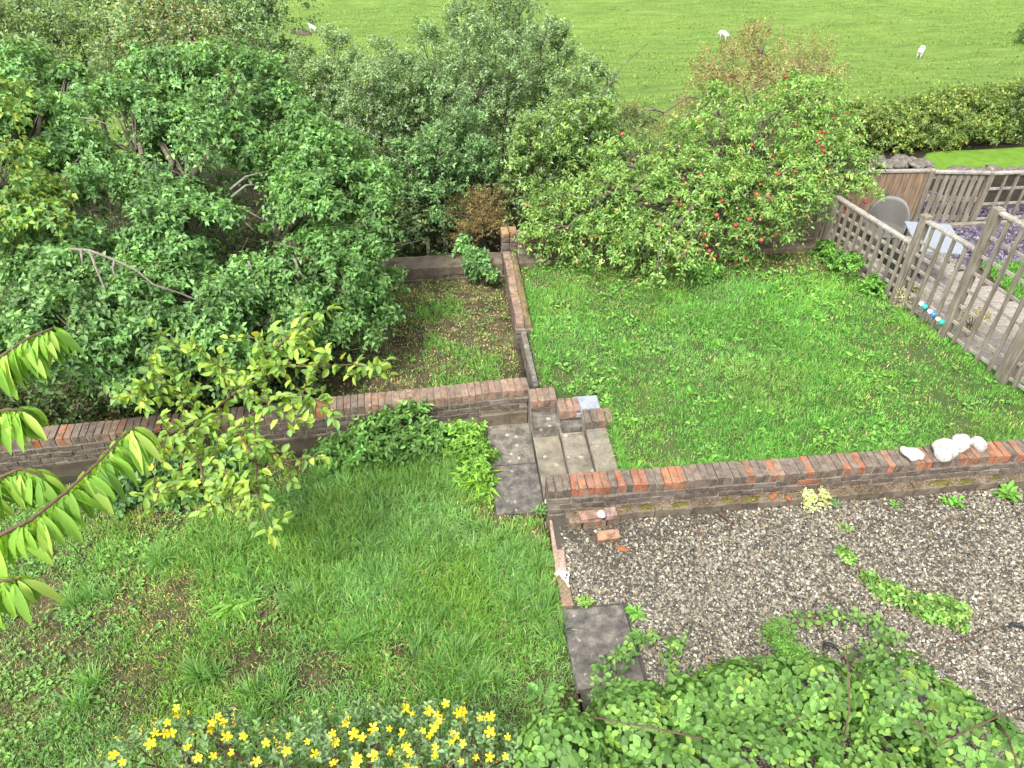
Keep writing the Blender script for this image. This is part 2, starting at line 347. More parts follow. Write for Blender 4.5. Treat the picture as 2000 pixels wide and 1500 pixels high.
def shoots(P, D, Ls, nl, leafL, leafW, cols, w, droop=.3, upn=.8, oval=False, spread=.9, cvar=None, g=None, curl=.2, fold=.25):
    """leafy shoots: P base, D direction, Ls length; nl leaves on each"""
    g = g or rng; n = len(P); t = (np.arange(nl) + .6) / nl
    Pt = P[:, None] + D[:, None] * (Ls[:, None, None] * t[None, :, None]); Pt[..., 2] -= droop * Ls[:, None] * t[None] ** 2
    side = unit(np.cross(D, rand_dir(n, g))); ang = np.arange(nl) * 2.4
    oth = np.cross(D, side)
    rad = side[:, None] * np.cos(ang)[None, :, None] + oth[:, None] * np.sin(ang)[None, :, None]
    A = D[:, None] * .6 + rad * spread + g.normal(size=(n, nl, 3)) * .25; A[..., 2] -= droop * .6
    Nn = np.zeros_like(A); Nn[..., 2] = upn; Nn = Nn + D[:, None] * .35 + g.normal(size=A.shape) * .45
    N = n * nl; C = palette(N, cols, w, .2, g)
    C *= np.repeat((1 + .16 * g.normal(size=(n, 1))).clip(.6, 1.5), nl, 0)
    sz = (.7 + .6 * g.random(N))
    return leaves_geo(Pt.reshape(-1, 3), A.reshape(-1, 3), Nn.reshape(-1, 3), leafL * sz, leafW * sz, C, oval=oval, curl=curl, fold=fold)
def cat_geo(parts):
    Vs, Ts, Qs, Cs, n = [], [], [], [], 0
    for V, T, Q, C in parts:
        Vs.append(V); Cs.append(C)
        if T is not None: Ts.append(T + n)
        if Q is not None: Qs.append(Q + n)
        n += len(V)
    return np.concatenate(Vs), (np.concatenate(Ts) if Ts else None), (np.concatenate(Qs) if Qs else None), np.concatenate(Cs)
def foliage_mesh(name, parts, m=None):
    V, T, Q, C = cat_geo(parts); return mesh_np(name, V, T, Q, C, m or M_LEAF)
GAPS = [(490, 400, 55, 38), (470, 455, 30, 25), (225, 425, 40, 45), (130, 725, 60, 30), (130, 440, 30, 35), (560, 470, 25, 40), (440, 340, 30, 30), (60, 480, 35, 22), (420, 540, 45, 22), (200, 640, 25, 40), (330, 250, 30, 18), (180, 250, 40, 18), (640, 690, 40, 30), (470, 640, 30, 22), (260, 505, 60, 16)]
def gap_keep(cc):
    q = cc - CC; dep = q @ fw; x = 1000 + FPX * (q @ rt) / dep; y = 750 - FPX * (q @ up) / dep; k = np.ones(len(cc), bool)
    for gx, gy, ax, ay in GAPS: k &= ~((((x - gx) / (ax * .9)) ** 2 + ((y - gy) / (ay * .9)) ** 2 < 1) & (dep > 6.2) & (dep < 9.6) & (x < 720))
    return k
def clumped_crown(lobes, clumps, per, shoot_len, nl, leafL, leafW, cols, w=None, droop=.3, flat=.75, upbias=.35, clump_r=.38, oval=False, seed=0, vis=None, spread=.9):
    """clump centres on the shell of each lobe; from each clump leafy shoots spray outward"""
    g = np.random.default_rng(seed); parts = []; centres = []
    wts = np.array([r.prod() ** (2 / 9) ** 1 for c, r in lobes]); wts = np.array([(r.prod()) ** (2 / 3) for c, r in lobes]); wts /= wts.sum()
    for (c, r), wt in zip(lobes, wts):
        k = max(2, int(round(clumps * wt)))
        d = rand_dir(k, g); d[:, 2] += .25; d = unit(d)
        cc = c + d * r * (.62 + .38 * g.random((k, 1)) ** .5)
        kk = gap_keep(cc)
        if kk.sum() >= 2: cc, d = cc[kk], d[kk]; k = len(cc)
        rr = r.mean() * clump_r * (.7 + .6 * g.random(k)); centres.append((c, cc))
        n = per; D0 = rand_dir(k * n, g); out = np.repeat(d, n, 0)
        D = unit(D0 * .8 + out * .6 + np.array([0, 0, upbias]))
        P = np.repeat(cc, n, 0) + D0 * np.repeat(rr, n)[:, None] * np.array([1, 1, flat]) * (.3 + .7 * g.random((k * n, 1)))
        cl = shoots(P, D, shoot_len * (.6 + .8 * g.random(k * n)), nl, leafL, leafW, cols, w, droop, oval=oval, g=g, spread=spread)
        tint = np.repeat((1 + .14 * g.normal(size=k)).clip(.65, 1.4), len(cl[0]) // k)[:, None]
        parts.append((cl[0], cl[1], cl[2], cl[3] * tint))
    return parts, centres
def limb_pts(a, b, g, sag=.0, n=7, wob=.07):
    a = np.array(a); b = np.array(b); L = np.linalg.norm(b - a); pts = []
    for i in range(n):
        t = i / (n - 1); p = a * (1 - t) + b * t; p = p + g.normal(size=3) * wob * L * math.sin(math.pi * t) * .6
        p[2] += .18 * L * math.sin(math.pi * t) - sag * t * t; pts.append(p)
    return pts
def tree(name, label, base, lobes, trunk_r, fork, crown_kw, group=None, bark=None, cat='tree', limb_r=.5, twig=True, seed=0, limbs=True):
    g = np.random.default_rng(seed + 500); bark = bark or M_BARK
    t = thing(name, label, cat, base, group)
    fork = np.array(fork); base = np.array(base)
    MB_ = MB(); pts = [base + (0, 0, -.05), base * .65 + fork * .35 + g.normal(size=3) * .05, base * .3 + fork * .7 + g.normal(size=3) * .05, fork]
    MB_.tube(pts, [trunk_r * 1.3, trunk_r, trunk_r * .85, trunk_r * .7], 8); MB_.obj('trunk', bark, t, smooth=True)
    parts, cen = clumped_crown(lobes, seed=seed, **crown_kw)
    if limbs:
        for c, cc in cen:
            mb = MB(); L = limb_pts(fork, c, g); mb.tube(L, list(np.linspace(trunk_r * limb_r, trunk_r * .22, len(L))), 6)
            if twig:
                for q in cc[:14]: mb.tube(limb_pts(L[-2], q, g, n=5), [trunk_r * .18, trunk_r * .14, trunk_r * .1, trunk_r * .07, .003], 4, cap=False)
            mb.obj('limb', bark, t, smooth=True)
    o = obj('crown', foliage_mesh('crown', parts), t); o['kind'] = 'stuff'
    return t
def LB(*rows):
    out = []
    for x, y, d, r, *s in rows:
        zs = s[0] if s else .85; out.append((ad(x, y, d), np.array([r, r, r * zs])))
    return out

# ================================================================== WALLS, STEPS, PAVING
BR = random.Random(5)
def brick_variants(lx, ly, lz, n=5):
    out = []
    for k in range(n):
        mb = MB(); mb.box((-lx / 2, -ly / 2, -lz / 2), (lx / 2, ly / 2, lz / 2)); me = mb.mesh('brick', M_BRICK, bevel=.005)
        for v in me.vertices: v.co += Vector((BR.uniform(-1, 1), BR.uniform(-1, 1), BR.uniform(-1, 1))) * .0035
        out.append(me)
    return out
B_COPE = brick_variants(.069, .215, .102); B_STR = brick_variants(.215, .1, .065); B_HEAD = brick_variants(.1, .2, .065); B_DIV = brick_variants(.1, .205, .07); B_LOOSE = brick_variants(.215, .1025, .065, 4)
B_COPE_Y = brick_variants(.215, .065, .102)
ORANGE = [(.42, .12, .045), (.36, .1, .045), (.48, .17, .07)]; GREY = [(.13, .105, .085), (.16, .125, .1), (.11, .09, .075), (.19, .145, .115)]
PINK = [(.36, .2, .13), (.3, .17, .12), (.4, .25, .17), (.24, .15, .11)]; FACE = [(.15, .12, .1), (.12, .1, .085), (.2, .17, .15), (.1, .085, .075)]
def brick(parent, meshes, loc, pal, rot=(0, 0, 0), jit=.004):
    o = bpy.data.objects.new('brick', BR.choice(meshes)); o.location = Vector(loc) + Vector((BR.uniform(-jit, jit), BR.uniform(-jit, jit), BR.uniform(-jit, jit) * .8))
    o.rotation_euler = (rot[0] + BR.gauss(0, .012), rot[1] + BR.gauss(0, .012), rot[2] + BR.gauss(0, .015))
    c = BR.choice(pal); k = BR.uniform(.8, 1.2); o.color = (c[0] * k, c[1] * k, c[2] * k, 1); return link(o, parent)
TOP = .55
# ---- front wall between gravel and upper lawn
fwall = thing('brick_wall', 'weathered orange and grey brick wall between gravel and upper lawn, white stones on top', 'wall', (.86, 4.84, 0))
mb = MB(); mb.box((.868, 4.847, .02), (7.2, 5.045, TOP - .02)); mb.obj('mortar', M_MORTAR, fwall)
for i in range(84):
    x = .86 + .0325 + i * .075
    p = i / 84
    pal = GREY if i < 3 else ORANGE + GREY[:1] if i < 9 else (ORANGE + GREY if i < 29 else ([(.4, .26, .17)] if i == 30 else GREY + ORANGE[:1] if i < 44 else ([ORANGE[0], ORANGE[2]] if i in (45, 49, 55, 56, 59, 60, 61) else GREY + ORANGE[:1])))
    wob = .006 * math.sin(i * .37) + .006 * math.sin(i * .11 + 1)
    brick(fwall, B_COPE, (x, 4.948, TOP - .051 + wob), pal)
    if i % 3 == 0:
        for r in range(3):
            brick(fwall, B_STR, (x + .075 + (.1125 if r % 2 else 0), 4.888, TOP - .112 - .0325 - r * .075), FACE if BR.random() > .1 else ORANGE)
for r in range(6): brick(fwall, B_HEAD, (.912, 5.0, TOP - .112 - .0325 - r * .075), FACE)
for r in range(3, 6): brick(fwall, B_STR, (.97 , 4.888, TOP - .112 - .0325 - r * .075), FACE)
def ledge_mesh(x0, x1, y0, yf, z0, z1, n, m, seed):
    g = np.random.default_rng(seed); mb = MB(); X = np.linspace(x0, x1, n)
    prof = []
    for x in X:
        j = g.normal() * .006; yy = yf(x)
        prof.append([(x, yy, z0), (x, yy + j, z1 - .01), (x, yy + .012 + j, z1 + g.normal() * .004), (x, (yy + y0(x)) / 2, z1 + g.normal() * .006 + .004), (x, y0(x) + .02, z1 + g.normal() * .004)])
    vs = [p for r in prof for p in r]; fs = []
    for i in range(n - 1):
        for k in range(4): fs.append((i * 5 + k, (i + 1) * 5 + k, (i + 1) * 5 + k + 1, i * 5 + k + 1))
    fs.append((0, 1, 2, 3, 4)); fs.append(tuple((n - 1) * 5 + k for k in range(5)))
    mb.add(vs, fs); return mb
for k in range(7):     # footing ledge in cast lengths
    a = 1.02 + k * .88; ledge_mesh(a, a + .872, lambda x: 4.84, lambda x: 4.745, .0, .272 + .005 * math.sin(k * 2), 16, None, k).obj('footing_ledge', M_MOSS_LEDGE, fwall)
for k, (px, py, w) in enumerate(((1262, 987, .1), (1330, 985, .14), (1420, 980, .1), (1470, 977, .12), (1835, 943, .16), (1885, 938, .13), (1940, 935, .08), (1225, 992, .05))):
    p = az(px, py, .27); mv = MB(); g = np.random.default_rng(k)
    n_ = 9
    vs_ = [(p[0], 4.795, .292)] + [(p[0] + w * .9 * math.cos(a) * g.uniform(.6, 1.2), 4.795 + .04 * math.sin(a) * g.uniform(.6, 1.1), .272) for a in np.linspace(0, 6.28, n_, endpoint=False)] + [(p[0] + w * .5 * math.cos(a + .3), 4.795 + .022 * math.sin(a + .3), .288 + g.uniform(-.004, .006)) for a in np.linspace(0, 6.28, n_, endpoint=False)]
    mv.add(vs_, [(0, 1 + n_ + i, 1 + n_ + (i + 1) % n_) for i in range(n_)] + [(1 + i, 1 + (i + 1) % n_, 1 + n_ + (i + 1) % n_, 1 + n_ + i) for i in range(n_)]); mv.obj('moss', M_MOSS, fwall, smooth=True)
# ---- left wall
lwall = thing('brick_wall', 'low brick wall with pinkish worn coping behind the left lawn, beside the steps', 'wall', (.86, 6.41, 0))
LW_T = .5
mb = MB()
vs = []
for x in (-7, .845): 
    for y in (LWY(x) + .006, LWY(x) + .21):
        for z in (-.1, LW_T - .014): vs.append((x, y, z))
mb.add(vs, [(0, 1, 3, 2), (4, 6, 7, 5), (0, 4, 5, 1), (2, 3, 7, 6), (1, 5, 7, 3), (0, 2, 6, 4)]); mb.obj('mortar', M_MORTAR, lwall)
RZ = math.atan(.055)
for i in range(100):
    x = .86 - .0325 - i * .075; y = LWY(x)
    brick(lwall, B_COPE, (x, y + .1075, LW_T - .051 + .005 * math.sin(i * .3)), PINK[:3] * 3 + PINK[3:] if i < 24 else PINK + ORANGE[:1] + GREY, (0, 0, RZ))
    if i % 3 == 0 and i < 84:
        for r in range(4 if i > 24 else 3):
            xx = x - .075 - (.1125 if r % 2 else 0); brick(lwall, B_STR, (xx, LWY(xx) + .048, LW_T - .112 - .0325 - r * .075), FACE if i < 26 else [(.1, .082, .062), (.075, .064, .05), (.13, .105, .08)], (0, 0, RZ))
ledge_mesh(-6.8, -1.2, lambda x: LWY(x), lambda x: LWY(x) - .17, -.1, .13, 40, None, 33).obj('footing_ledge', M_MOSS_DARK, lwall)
ledge_mesh(.3, .845, lambda x: LWY(x), lambda x: LWY(x) - .03, -.1, .2, 8, None, 34).obj('footing_ledge', M_MOSS_LEDGE, lwall)
# ---- divider wall between sunken back lawn and upper lawn
dwall = thing('garden_wall', 'narrow dividing wall with mossy top running back from the steps', 'wall', (.93, 7.6, .2))
DT = .56
mb = MB(); mb.box((.858, 7.6, .0), (1.03, 9.4, DT - .075)); mb.obj('mortar', M_MORTAR, dwall)
ledge = MB(); g = np.random.default_rng(8)
ledge_pts = np.linspace(7.58, 9.3, 24)
vs = []; fs = []
for y in ledge_pts: vs += [(.953, y, .3), (.953, y, DT - .02 + g.normal() * .005), (1.0, y, DT - .012 + g.normal() * .008), (1.035, y, DT - .03 + g.normal() * .005), (1.04, y, .3)]
for i in range(23): fs += [(i * 5 + k, i * 5 + k + 1, i * 5 + k + 6, i * 5 + k + 5) for k in range(4)]
ledge.add(vs, fs + [(4, 3, 2, 1, 0), tuple(23 * 5 + k for k in range(5))]); ledge.obj('moss', rough_mat('moss_strip', [(.3, (.1, .08, .05)), (.5, (.19, .15, .09)), (.62, (.24, .19, .05)), (.75, (.3, .27, .2))], 7, 60), dwall)
for i in range(8):
    y = 7.69 + i * .215; brick(dwall, B_DIV, (.9, y, DT - .035), PINK[:3] + [(.5, .33, .2)], jit=.006)
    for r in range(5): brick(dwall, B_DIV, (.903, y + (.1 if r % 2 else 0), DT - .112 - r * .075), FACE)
for r in range(4): brick(dwall, B_STR, (.945, 7.6, DT - .112 - r * .075), FACE)
for i in range(5):     # low narrow kerb that carries on to the steps
    mb = MB(); y0 = 6.5 + i * .212; mb.box((.925 - i * .006, y0 + .004, .1), (.985 - i * .004 , y0 + .208, .465 - i * .002)); me = mb.mesh('kerb_stone', M_CONCRETE, bevel=.006)
    obj('kerb_stone', me, dwall)
# ---- rear wall of the upper lawn
rwall = thing('brick_wall', 'shaded grey brick wall behind the upper lawn, half hidden by the apple tree', 'wall', (3.2, 9.3, .42))
mb = MB(); mb.box((1.06, 9.262, .1), (5.38, 9.45, .79)); mb.obj('mortar', M_MORTAR, rwall)
for i in range(57):
    x = 1.08 + i * .075; brick(rwall, B_COPE, (x, 9.355, .79 - .045), (ORANGE[2:] + PINK if i < 4 else GREY + PINK[3:] + (ORANGE[:1] if i < 20 else [])))
    if i % 3 == 0 and i < 55:
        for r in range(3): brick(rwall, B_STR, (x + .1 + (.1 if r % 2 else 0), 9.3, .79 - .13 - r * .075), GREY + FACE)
ledge_mesh(1.05, 5.35, lambda x: 9.25, lambda x: 9.08, .2, .5, 40, None, 12).obj('footing_ledge', M_MOSS_LEDGE, rwall)
# pier at the corner
cp = thing('brick_pier', 'lichened orange brick pier end where the dividing wall meets the rear wall', 'pier', (.95, 9.45, .2))
for r in range(6):
    for i in range(2): brick(cp, B_HEAD, (.9 + i * .11, 9.5, .79 - .04 - r * .075), ([(.5, .26, .09), (.55, .33, .14)] if r == 0 else FACE))
# ---- low mossy wall behind the sunken lawn
bw = thing('low_wall', 'low moss topped retaining wall at the back of the sunken lawn', 'wall', (-.3, 9.2, .2))
mb = MB(); mb.box((-7, 9.215, .0), (.84, 9.4, .39)); mb.obj('mortar', M_MORTAR, bw)
for i in range(24):
    x = .75 - i * .225
    for r in range(3): brick(bw, B_STR, (x - (.11 if r % 2 else 0), 9.262, .36 - r * .075 - .01), [(.12, .095, .06), (.15, .11, .07), (.1, .08, .055)])
ledge_mesh(-7, .84, lambda x: 9.5, lambda x: 9.2, .3, .43, 60, None, 21).obj('moss', M_MOSS_LEDGE, bw)

# ---- steps and slabs
def slab(name, x0, x1, y0, y1, z0, z1, m, parent=None, seed=0, bev=.008, skew=0):
    r = random.Random(seed); mb = MB(); mb.box((x0, y0, z0), (x1, y1, z1)); me = mb.mesh(name, m, bevel=bev)
    for v in me.vertices:
        v.co += Vector((r.uniform(-1, 1), r.uniform(-1, 1), r.uniform(-1, 1) * .6)) * .005; v.co.x += skew * (v.co.y - y0)
    return obj(name, me, parent)
st = thing('garden_steps', 'three worn concrete steps climbing from the landing to the upper lawn', 'steps', (1.2, 5.5, 0))
RIS = [.145, .285, .425]; XR = [1.155, 1.405, 1.615]; XL = [.868, 1.145, 1.395]; YB = [6.2, 6.0, 5.8]; SEAM = [[5.28, 6.02], [5.87], [5.56]]
for k in range(3):
    ys_ = [4.86 if k == 0 else 5.06] + SEAM[k] + [YB[k]]
    for a, b in zip(ys_[:-1], ys_[1:]): slab('tread_slab', XL[k], XR[k] , a + .003, b - .003, RIS[k] - .06, RIS[k] + (.012 if a == 6.02 else 0), M_STEP, st, k * 7 + int(a * 10))
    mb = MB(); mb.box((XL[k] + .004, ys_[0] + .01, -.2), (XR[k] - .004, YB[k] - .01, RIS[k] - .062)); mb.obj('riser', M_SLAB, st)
    # little brick flank that steps down with the treads
    w0, w1 = (.865, 1.15) if k == 0 else (1.15, 1.385) if k == 1 else (1.385, 1.69)
    n = round((w1 - w0) / .075)
    for i in range(n):
        brick(st, B_COPE, (w0 + .035 + i * (w1 - w0) / n, YB[k] + .1075 + .006, .5 - .051 + .003 * k), PINK if k < 1 else (ORANGE[:1] + PINK + GREY[:1]))
    for r in range(2):
        for i in range(max(1, round((w1 - w0) / .2))): brick(st, B_STR, (w0 + .1075 + i * .1, YB[k] + .062, .5 - .112 - .0325 - r * .075), FACE)
    mb = MB(); mb.box((w0 - .008, YB[k] + .018, -.1), (w1 - .012, YB[k] + .212, .485 - .004 * k)); mb.obj('mortar', M_MORTAR, st)
slab('shelf_stone', .874, 1.168, 6.0, 6.215, .1, .31, M_CONCRETE, st, 77)
slab('shelf_stone', 1.16, 1.41, 5.9, 6.01, .25, .37, M_SLAB, st, 78)
ld = thing('paved_landing', 'two lichen spotted grey slabs forming a landing at the foot of the steps', 'paving', (.61, 5.75, 0))
slab('paving_slab', .372, .866, 5.06, 5.735, -.06, .03, M_SLAB, ld, 3); slab('paving_slab', .378, .866, 5.743, 6.375, -.06, .034, M_CONCRETE, ld, 4)
slab('paving_slab', .86, 1.43, 3.12, 3.87, .0, .085, M_SLAB, None, 9, skew=-.03)
tag(bpy.data.objects[[o.name for o in col.objects if o.name.startswith('paving_slab') and not o.parent][-1]], 'single dark paving slab at the corner of gravel and grass, under bramble tips', 'paving slab')
pl = thing('timber_edging', 'faded pink timber edging board between lower lawn and gravel', 'edging', (.93, 4.4, .05))
mb = MB(); mb.bar((.94, 4.985, .095), (.9, 4.19, .085), .105, .1); mb.obj('board', M_WOOD_PINK, pl, bevel=.006)
mb = MB(); mb.bar((.905, 4.187, .065), (.91, 3.885, .065), .105, .09); mb.obj('board', M_WOOD_BROWN, pl, bevel=.006)
mb = MB(); g = random.Random(3)
for k in range(6): mb.tube([(.87 + .09 * k / 5 + g.uniform(-.01, .01), 4.2 + g.uniform(-.03, .03), .125 + g.uniform(0, .02)) for _ in range(4)] , .008, 5)
mb.tube([(.84, 4.22, .12), (.9, 4.23, .14), (.96, 4.215, .13)], .014, 6); mb.tube([(.88, 4.22, .13), (.93, 4.13, .125), (.95, 4.07, .12)], .01, 6); mb.tube([(.955, 4.22, .13), (.945, 4.12, .125)], .01, 6)
tag(mb.obj('white_rag', M_CLOTH, None, smooth=True), 'scrap of white rag knotted over the timber edging', 'rag')
mb = MB(); mb.box((1.33, 6.0, .40), (1.6, 6.28, .462)); tag(mb.obj('slate_tile', M_SLATE, None, bevel=.006), 'pale blue grey slate tile lying on grass behind the steps', 'slate')

# ---- loose bricks by the wall end
def loose(loc, rot, pal, label, half=False):
    o = bpy.data.objects.new('loose_brick', BR.choice(B_LOOSE)); o.location = loc; o.rotation_euler = rot
    if half: o.scale = (.55, 1, 1)
    c = BR.choice(pal); o.color = c + (1,); link(o); tag(o, label, 'brick', 'loose bricks by the wall end'); return o
TAN = [(.33, .2, .12), (.3, .18, .11)]
loose((1.1, 4.70, .235), (R(90), 0, .03), [(.28, .2, .13)], 'mossy tan brick on edge at left of the low stack by the wall end', True)
loose((1.29, 4.69, .235), (R(90), 0, -.04), TAN, 'tan brick on edge in the middle under the pink bricks of the stack')
loose((1.47, 4.705, .235), (R(90), 0, .05), [(.24, .15, .1)], 'darker brick on edge at right end of the low stack', True)
loose((1.25, 4.70, .322), (0, 0, .04), [(.5, .27, .2)], 'pinkish brick laid flat on top of the stack, left half')
loose((1.44, 4.71, .322), (0, 0, .06), [(.45, .28, .26)], 'pale mauve half brick on top of the stack, right half', True)
loose((1.4, 4.55, .19), (.25, .05, .1), [(.52, .26, .15)], 'single orange brick lying on the gravel in front of the stack')
def rock(name, loc, sz, m, label, cat, seed, group=None, sub=3, amp=.18):
    bm = bmesh.new(); bmesh.ops.create_icosphere(bm, subdivisions=sub, radius=1); r = np.random.default_rng(seed); ph = r.random((6, 4)) * 6.28
    for v in bm.verts:
        d = v.co.normalized(); k = 1 + amp * sum(math.sin(d.x * (2 + i) * 1.3 * math.cos(ph[i, 3]) * 1.5 + d.y * (1.5 + i) + ph[i, 0]) * math.cos(d.z * (2 + i * .8) + ph[i, 1]) / (1 + i) for i in range(5)) * .5
        v.co = Vector((d.x * sz[0] * k, d.y * sz[1] * k, max(d.z, -.75) * sz[2] * k))
    for f in bm.faces: f.smooth = True
    me = bpy.data.meshes.new(name); bm.to_mesh(me); bm.free(); me.materials.append(m)
    o = obj(name, me, None, loc, (0, 0, seed * 1.3))
    return tag(o, label, cat, group) if label else o
rock('stone', (1.345, 4.67, .375), (.05, .04, .035), M_FLINT, 'small whitish stone sitting on the pink bricks of the stack', 'stone', 4)
WS = 'white stones along the wall top'
rock('white_stone', (4.49, 4.93, TOP + .045), (.105, .075, .06), M_FLINT, 'flat white stone with brown underside, leftmost on the wall', 'stone', 2, WS, 4, .32)
rock('white_stone', (4.84, 4.925, TOP + .085), (.125, .11, .11), M_FLINT, 'largest round white stone on the wall', 'stone', 5, WS, 4, .34)
rock('white_stone', (5.04, 5.0, TOP + .065), (.105, .085, .085), M_FLINT, 'oval white stone just behind the largest one on the wall', 'stone', 8, WS, 4, .36)
rock('white_stone', (5.22, 4.99, TOP + .05), (.08, .065, .065), M_FLINT, 'small grey pitted stone, rightmost of those on the wall', 'stone', 11, WS, 4, .4)
rock('white_stone', (.875, 4.99, .25), (.03, .03, .035), M_FLINT, 'pebble sized white lump stuck at the wall end', 'stone', 14)
for k, (px, py, s, lab) in enumerate(((1510, 968, .05, 'broken orange terracotta shard lying on the mossy ledge'), (1540, 972, .04, 'smaller orange shard beside the larger terracotta shard on the ledge'), (1616, 961, .03, 'tiny red terracotta chip right of the pale plant on the ledge'))):
    p = az(px, py, .29); rock('terracotta_shard', p, (s, s * .7, .012), M_TERRA, lab, 'shard', 20 + k, 'terracotta shards', 2, .6)

# ================================================================== FENCE
FP = [np.array(p) for p in ((5.33, 9.32), (5.41, 9.08), (5.79, 7.74), (6.02, 6.97), (6.25, 6.1), (6.5, 5.15))]
fence = thing('lattice_fence', 'weathered grey lattice fence stepping up along the right of the upper lawn', 'fence', (5.9, 7.4, .42))
ZB = .4
def post(p, w, top, parent, m=M_WOOD, lean=0):
    mb = MB(); mb.bar((p[0], p[1], ZB - .3), (p[0] + lean, p[1], top), w, w, (0.97, .24, 0)); mb.obj('post', m, parent, bevel=.006)
for i, (w, t) in enumerate(((.085, 1.28), (.09, 1.26), (.1, 1.66), (.1, 2.13), (.14, 2.47), (.12, 2.5))): post(FP[i], w, t, fence)
def trellis(parent, a, b, z0, z1, dx, zs, cap=True, off=.03, pale=True, slat_w=.045):
    a = np.array(a); b = np.array(b); L = np.linalg.norm(b - a); d = (b - a) / L; nrm = np.array([d[1], -d[0]])
    if nrm[0] > 0: nrm = -nrm
    n = max(1, int(round(L / dx)) - 1)
    for i in range(n):
        p = a + d * L * (i + 1) / (n + 1) + nrm * off; mb = MB(); mb.bar((p[0], p[1], z0), (p[0] + BR.gauss(0, .004), p[1] + BR.gauss(0, .004), z1 - .012), slat_w, .018, (d[0], d[1], 0) if False else (nrm[0], nrm[1], 0))
        mb.obj('slat', M_WOOD, parent)
    for z in zs:
        mb = MB(); p, q = a + nrm * (off - .021), b + nrm * (off - .021); mb.bar((p[0], p[1], z), (q[0], q[1], z), .018, .036); mb.obj('rail', M_WOOD_PALE if pale else M_WOOD, parent)
    if cap:
        p, q = a + nrm * .012 - d * .03, b + nrm * .012 - d * .05; mb = MB(); mb.bar((p[0], p[1], z1), (q[0], q[1], z1), .075, .032); mb.obj('cap_rail', M_WOOD_PALE, parent, bevel=.004)
trellis(fence, FP[0], FP[1], .42, 1.2, .1, (.55, .72, .9, 1.07), cap=False)
trellis(fence, FP[1], FP[2], .42, 1.25, .128, (.49, .63, .77, .91, 1.06), cap=True)
trellis(fence, FP[2], FP[3], .43, 1.6, .155, (.5, .66, .82, .99, 1.16, 1.33))
trellis(fence, FP[3], FP[4], .44, 2.1, .165, (.5, .68, .9, 1.12, 1.34, 1.56, 1.8))
trellis(fence, FP[4], FP[5], .44, 2.42, .165, (.5, .72, .94, 1.16, 1.4, 1.64, 1.9, 2.15))
# baubles clipped to the foot of the fence
for px, py, m1, m2, lab in ((1806, 599, M_TEAL, M_PEARL, 'teal ball light with white end, furthest of three at the fence foot'), (1823, 614, M_BLUE, M_PEARL, 'blue ball light with white end between the teal and green ones'), (1839, 629, M_GREEN_TEAL, M_CREAM, 'green ball light with cream end beside the tall fence post')):
    r0 = ray(px, py); a, b = FP[2], FP[3]; d = (b - a); nrm = np.array([-d[1], d[0]])
    if nrm[0] > 0: nrm = -nrm
    nrm = nrm / np.linalg.norm(nrm); t = ((a + nrm * .07) @ nrm - CC[:2] @ nrm) / (r0[:2] @ nrm); p = CC + r0 * t
    o = thing('ball_light', lab, 'ball light', p, 'ball lights along the fence foot')
    bm = bmesh.new(); bmesh.ops.create_uvsphere(bm, u_segments=16, v_segments=10, radius=.036); me = bpy.data.meshes.new('globe'); [setattr(f, 'smooth', True) for f in bm.faces]; bm.to_mesh(me); bm.free(); me.materials.append(m1); obj('globe', me, o, Vector(p))
    mb = MB(); q = Vector(p); mb.tube([q + Vector((-.02, .02, .015)), q + Vector((-.034, .034, .022)), q + Vector((-.048, .048, .026)), q + Vector((-.055, .055, .028))], [.028, .028, .022, .008], 10); mb.obj('cap', m2, o, smooth=True)

# ================================================================== NEIGHBOUR'S GARDEN
PZ = .22
ground('patio_base', [patch('p', [(6.62, 5.0), (10.5, 5.0), (10.5, 10.6), (5.5, 10.6)], 6, 6, lambda X, Y: X * 0 + PZ - .02, M_SOIL, .6)], M_SOIL, 'neighbouring patio base beyond the fence')
pav = thing('patio', 'pinkish block paved patio seen through the lattice fence', 'patio', (7, 7, PZ))
pv = [MB() for _ in range(4)]; pvm = []
for k, m_ in enumerate(pv): m_.box((-.122, -.062, -.03), (.122, .062, .03)); pvm.append(m_.mesh('paver', M_PAVER, bevel=.006))
npv = 0
for j in range(34):
    for i in range(9):
        x = 6.0 + .12 + i * .25 + (.125 if j % 2 else 0); y = 5.3 + j * .13
        fx = np.interp(y, [5.15, 6.1, 6.97, 7.74, 9.32], [6.5, 6.25, 6.02, 5.79, 5.33]) + .2
        if x < fx or x > fx + 1.65 or npv >= 290: continue
        npv += 1
        o = bpy.data.objects.new('paver', BR.choice(pvm)); o.location = (x, y, PZ + BR.uniform(-.003, .003)); o.rotation_euler = (0, 0, BR.gauss(0, .015)); link(o, pav)
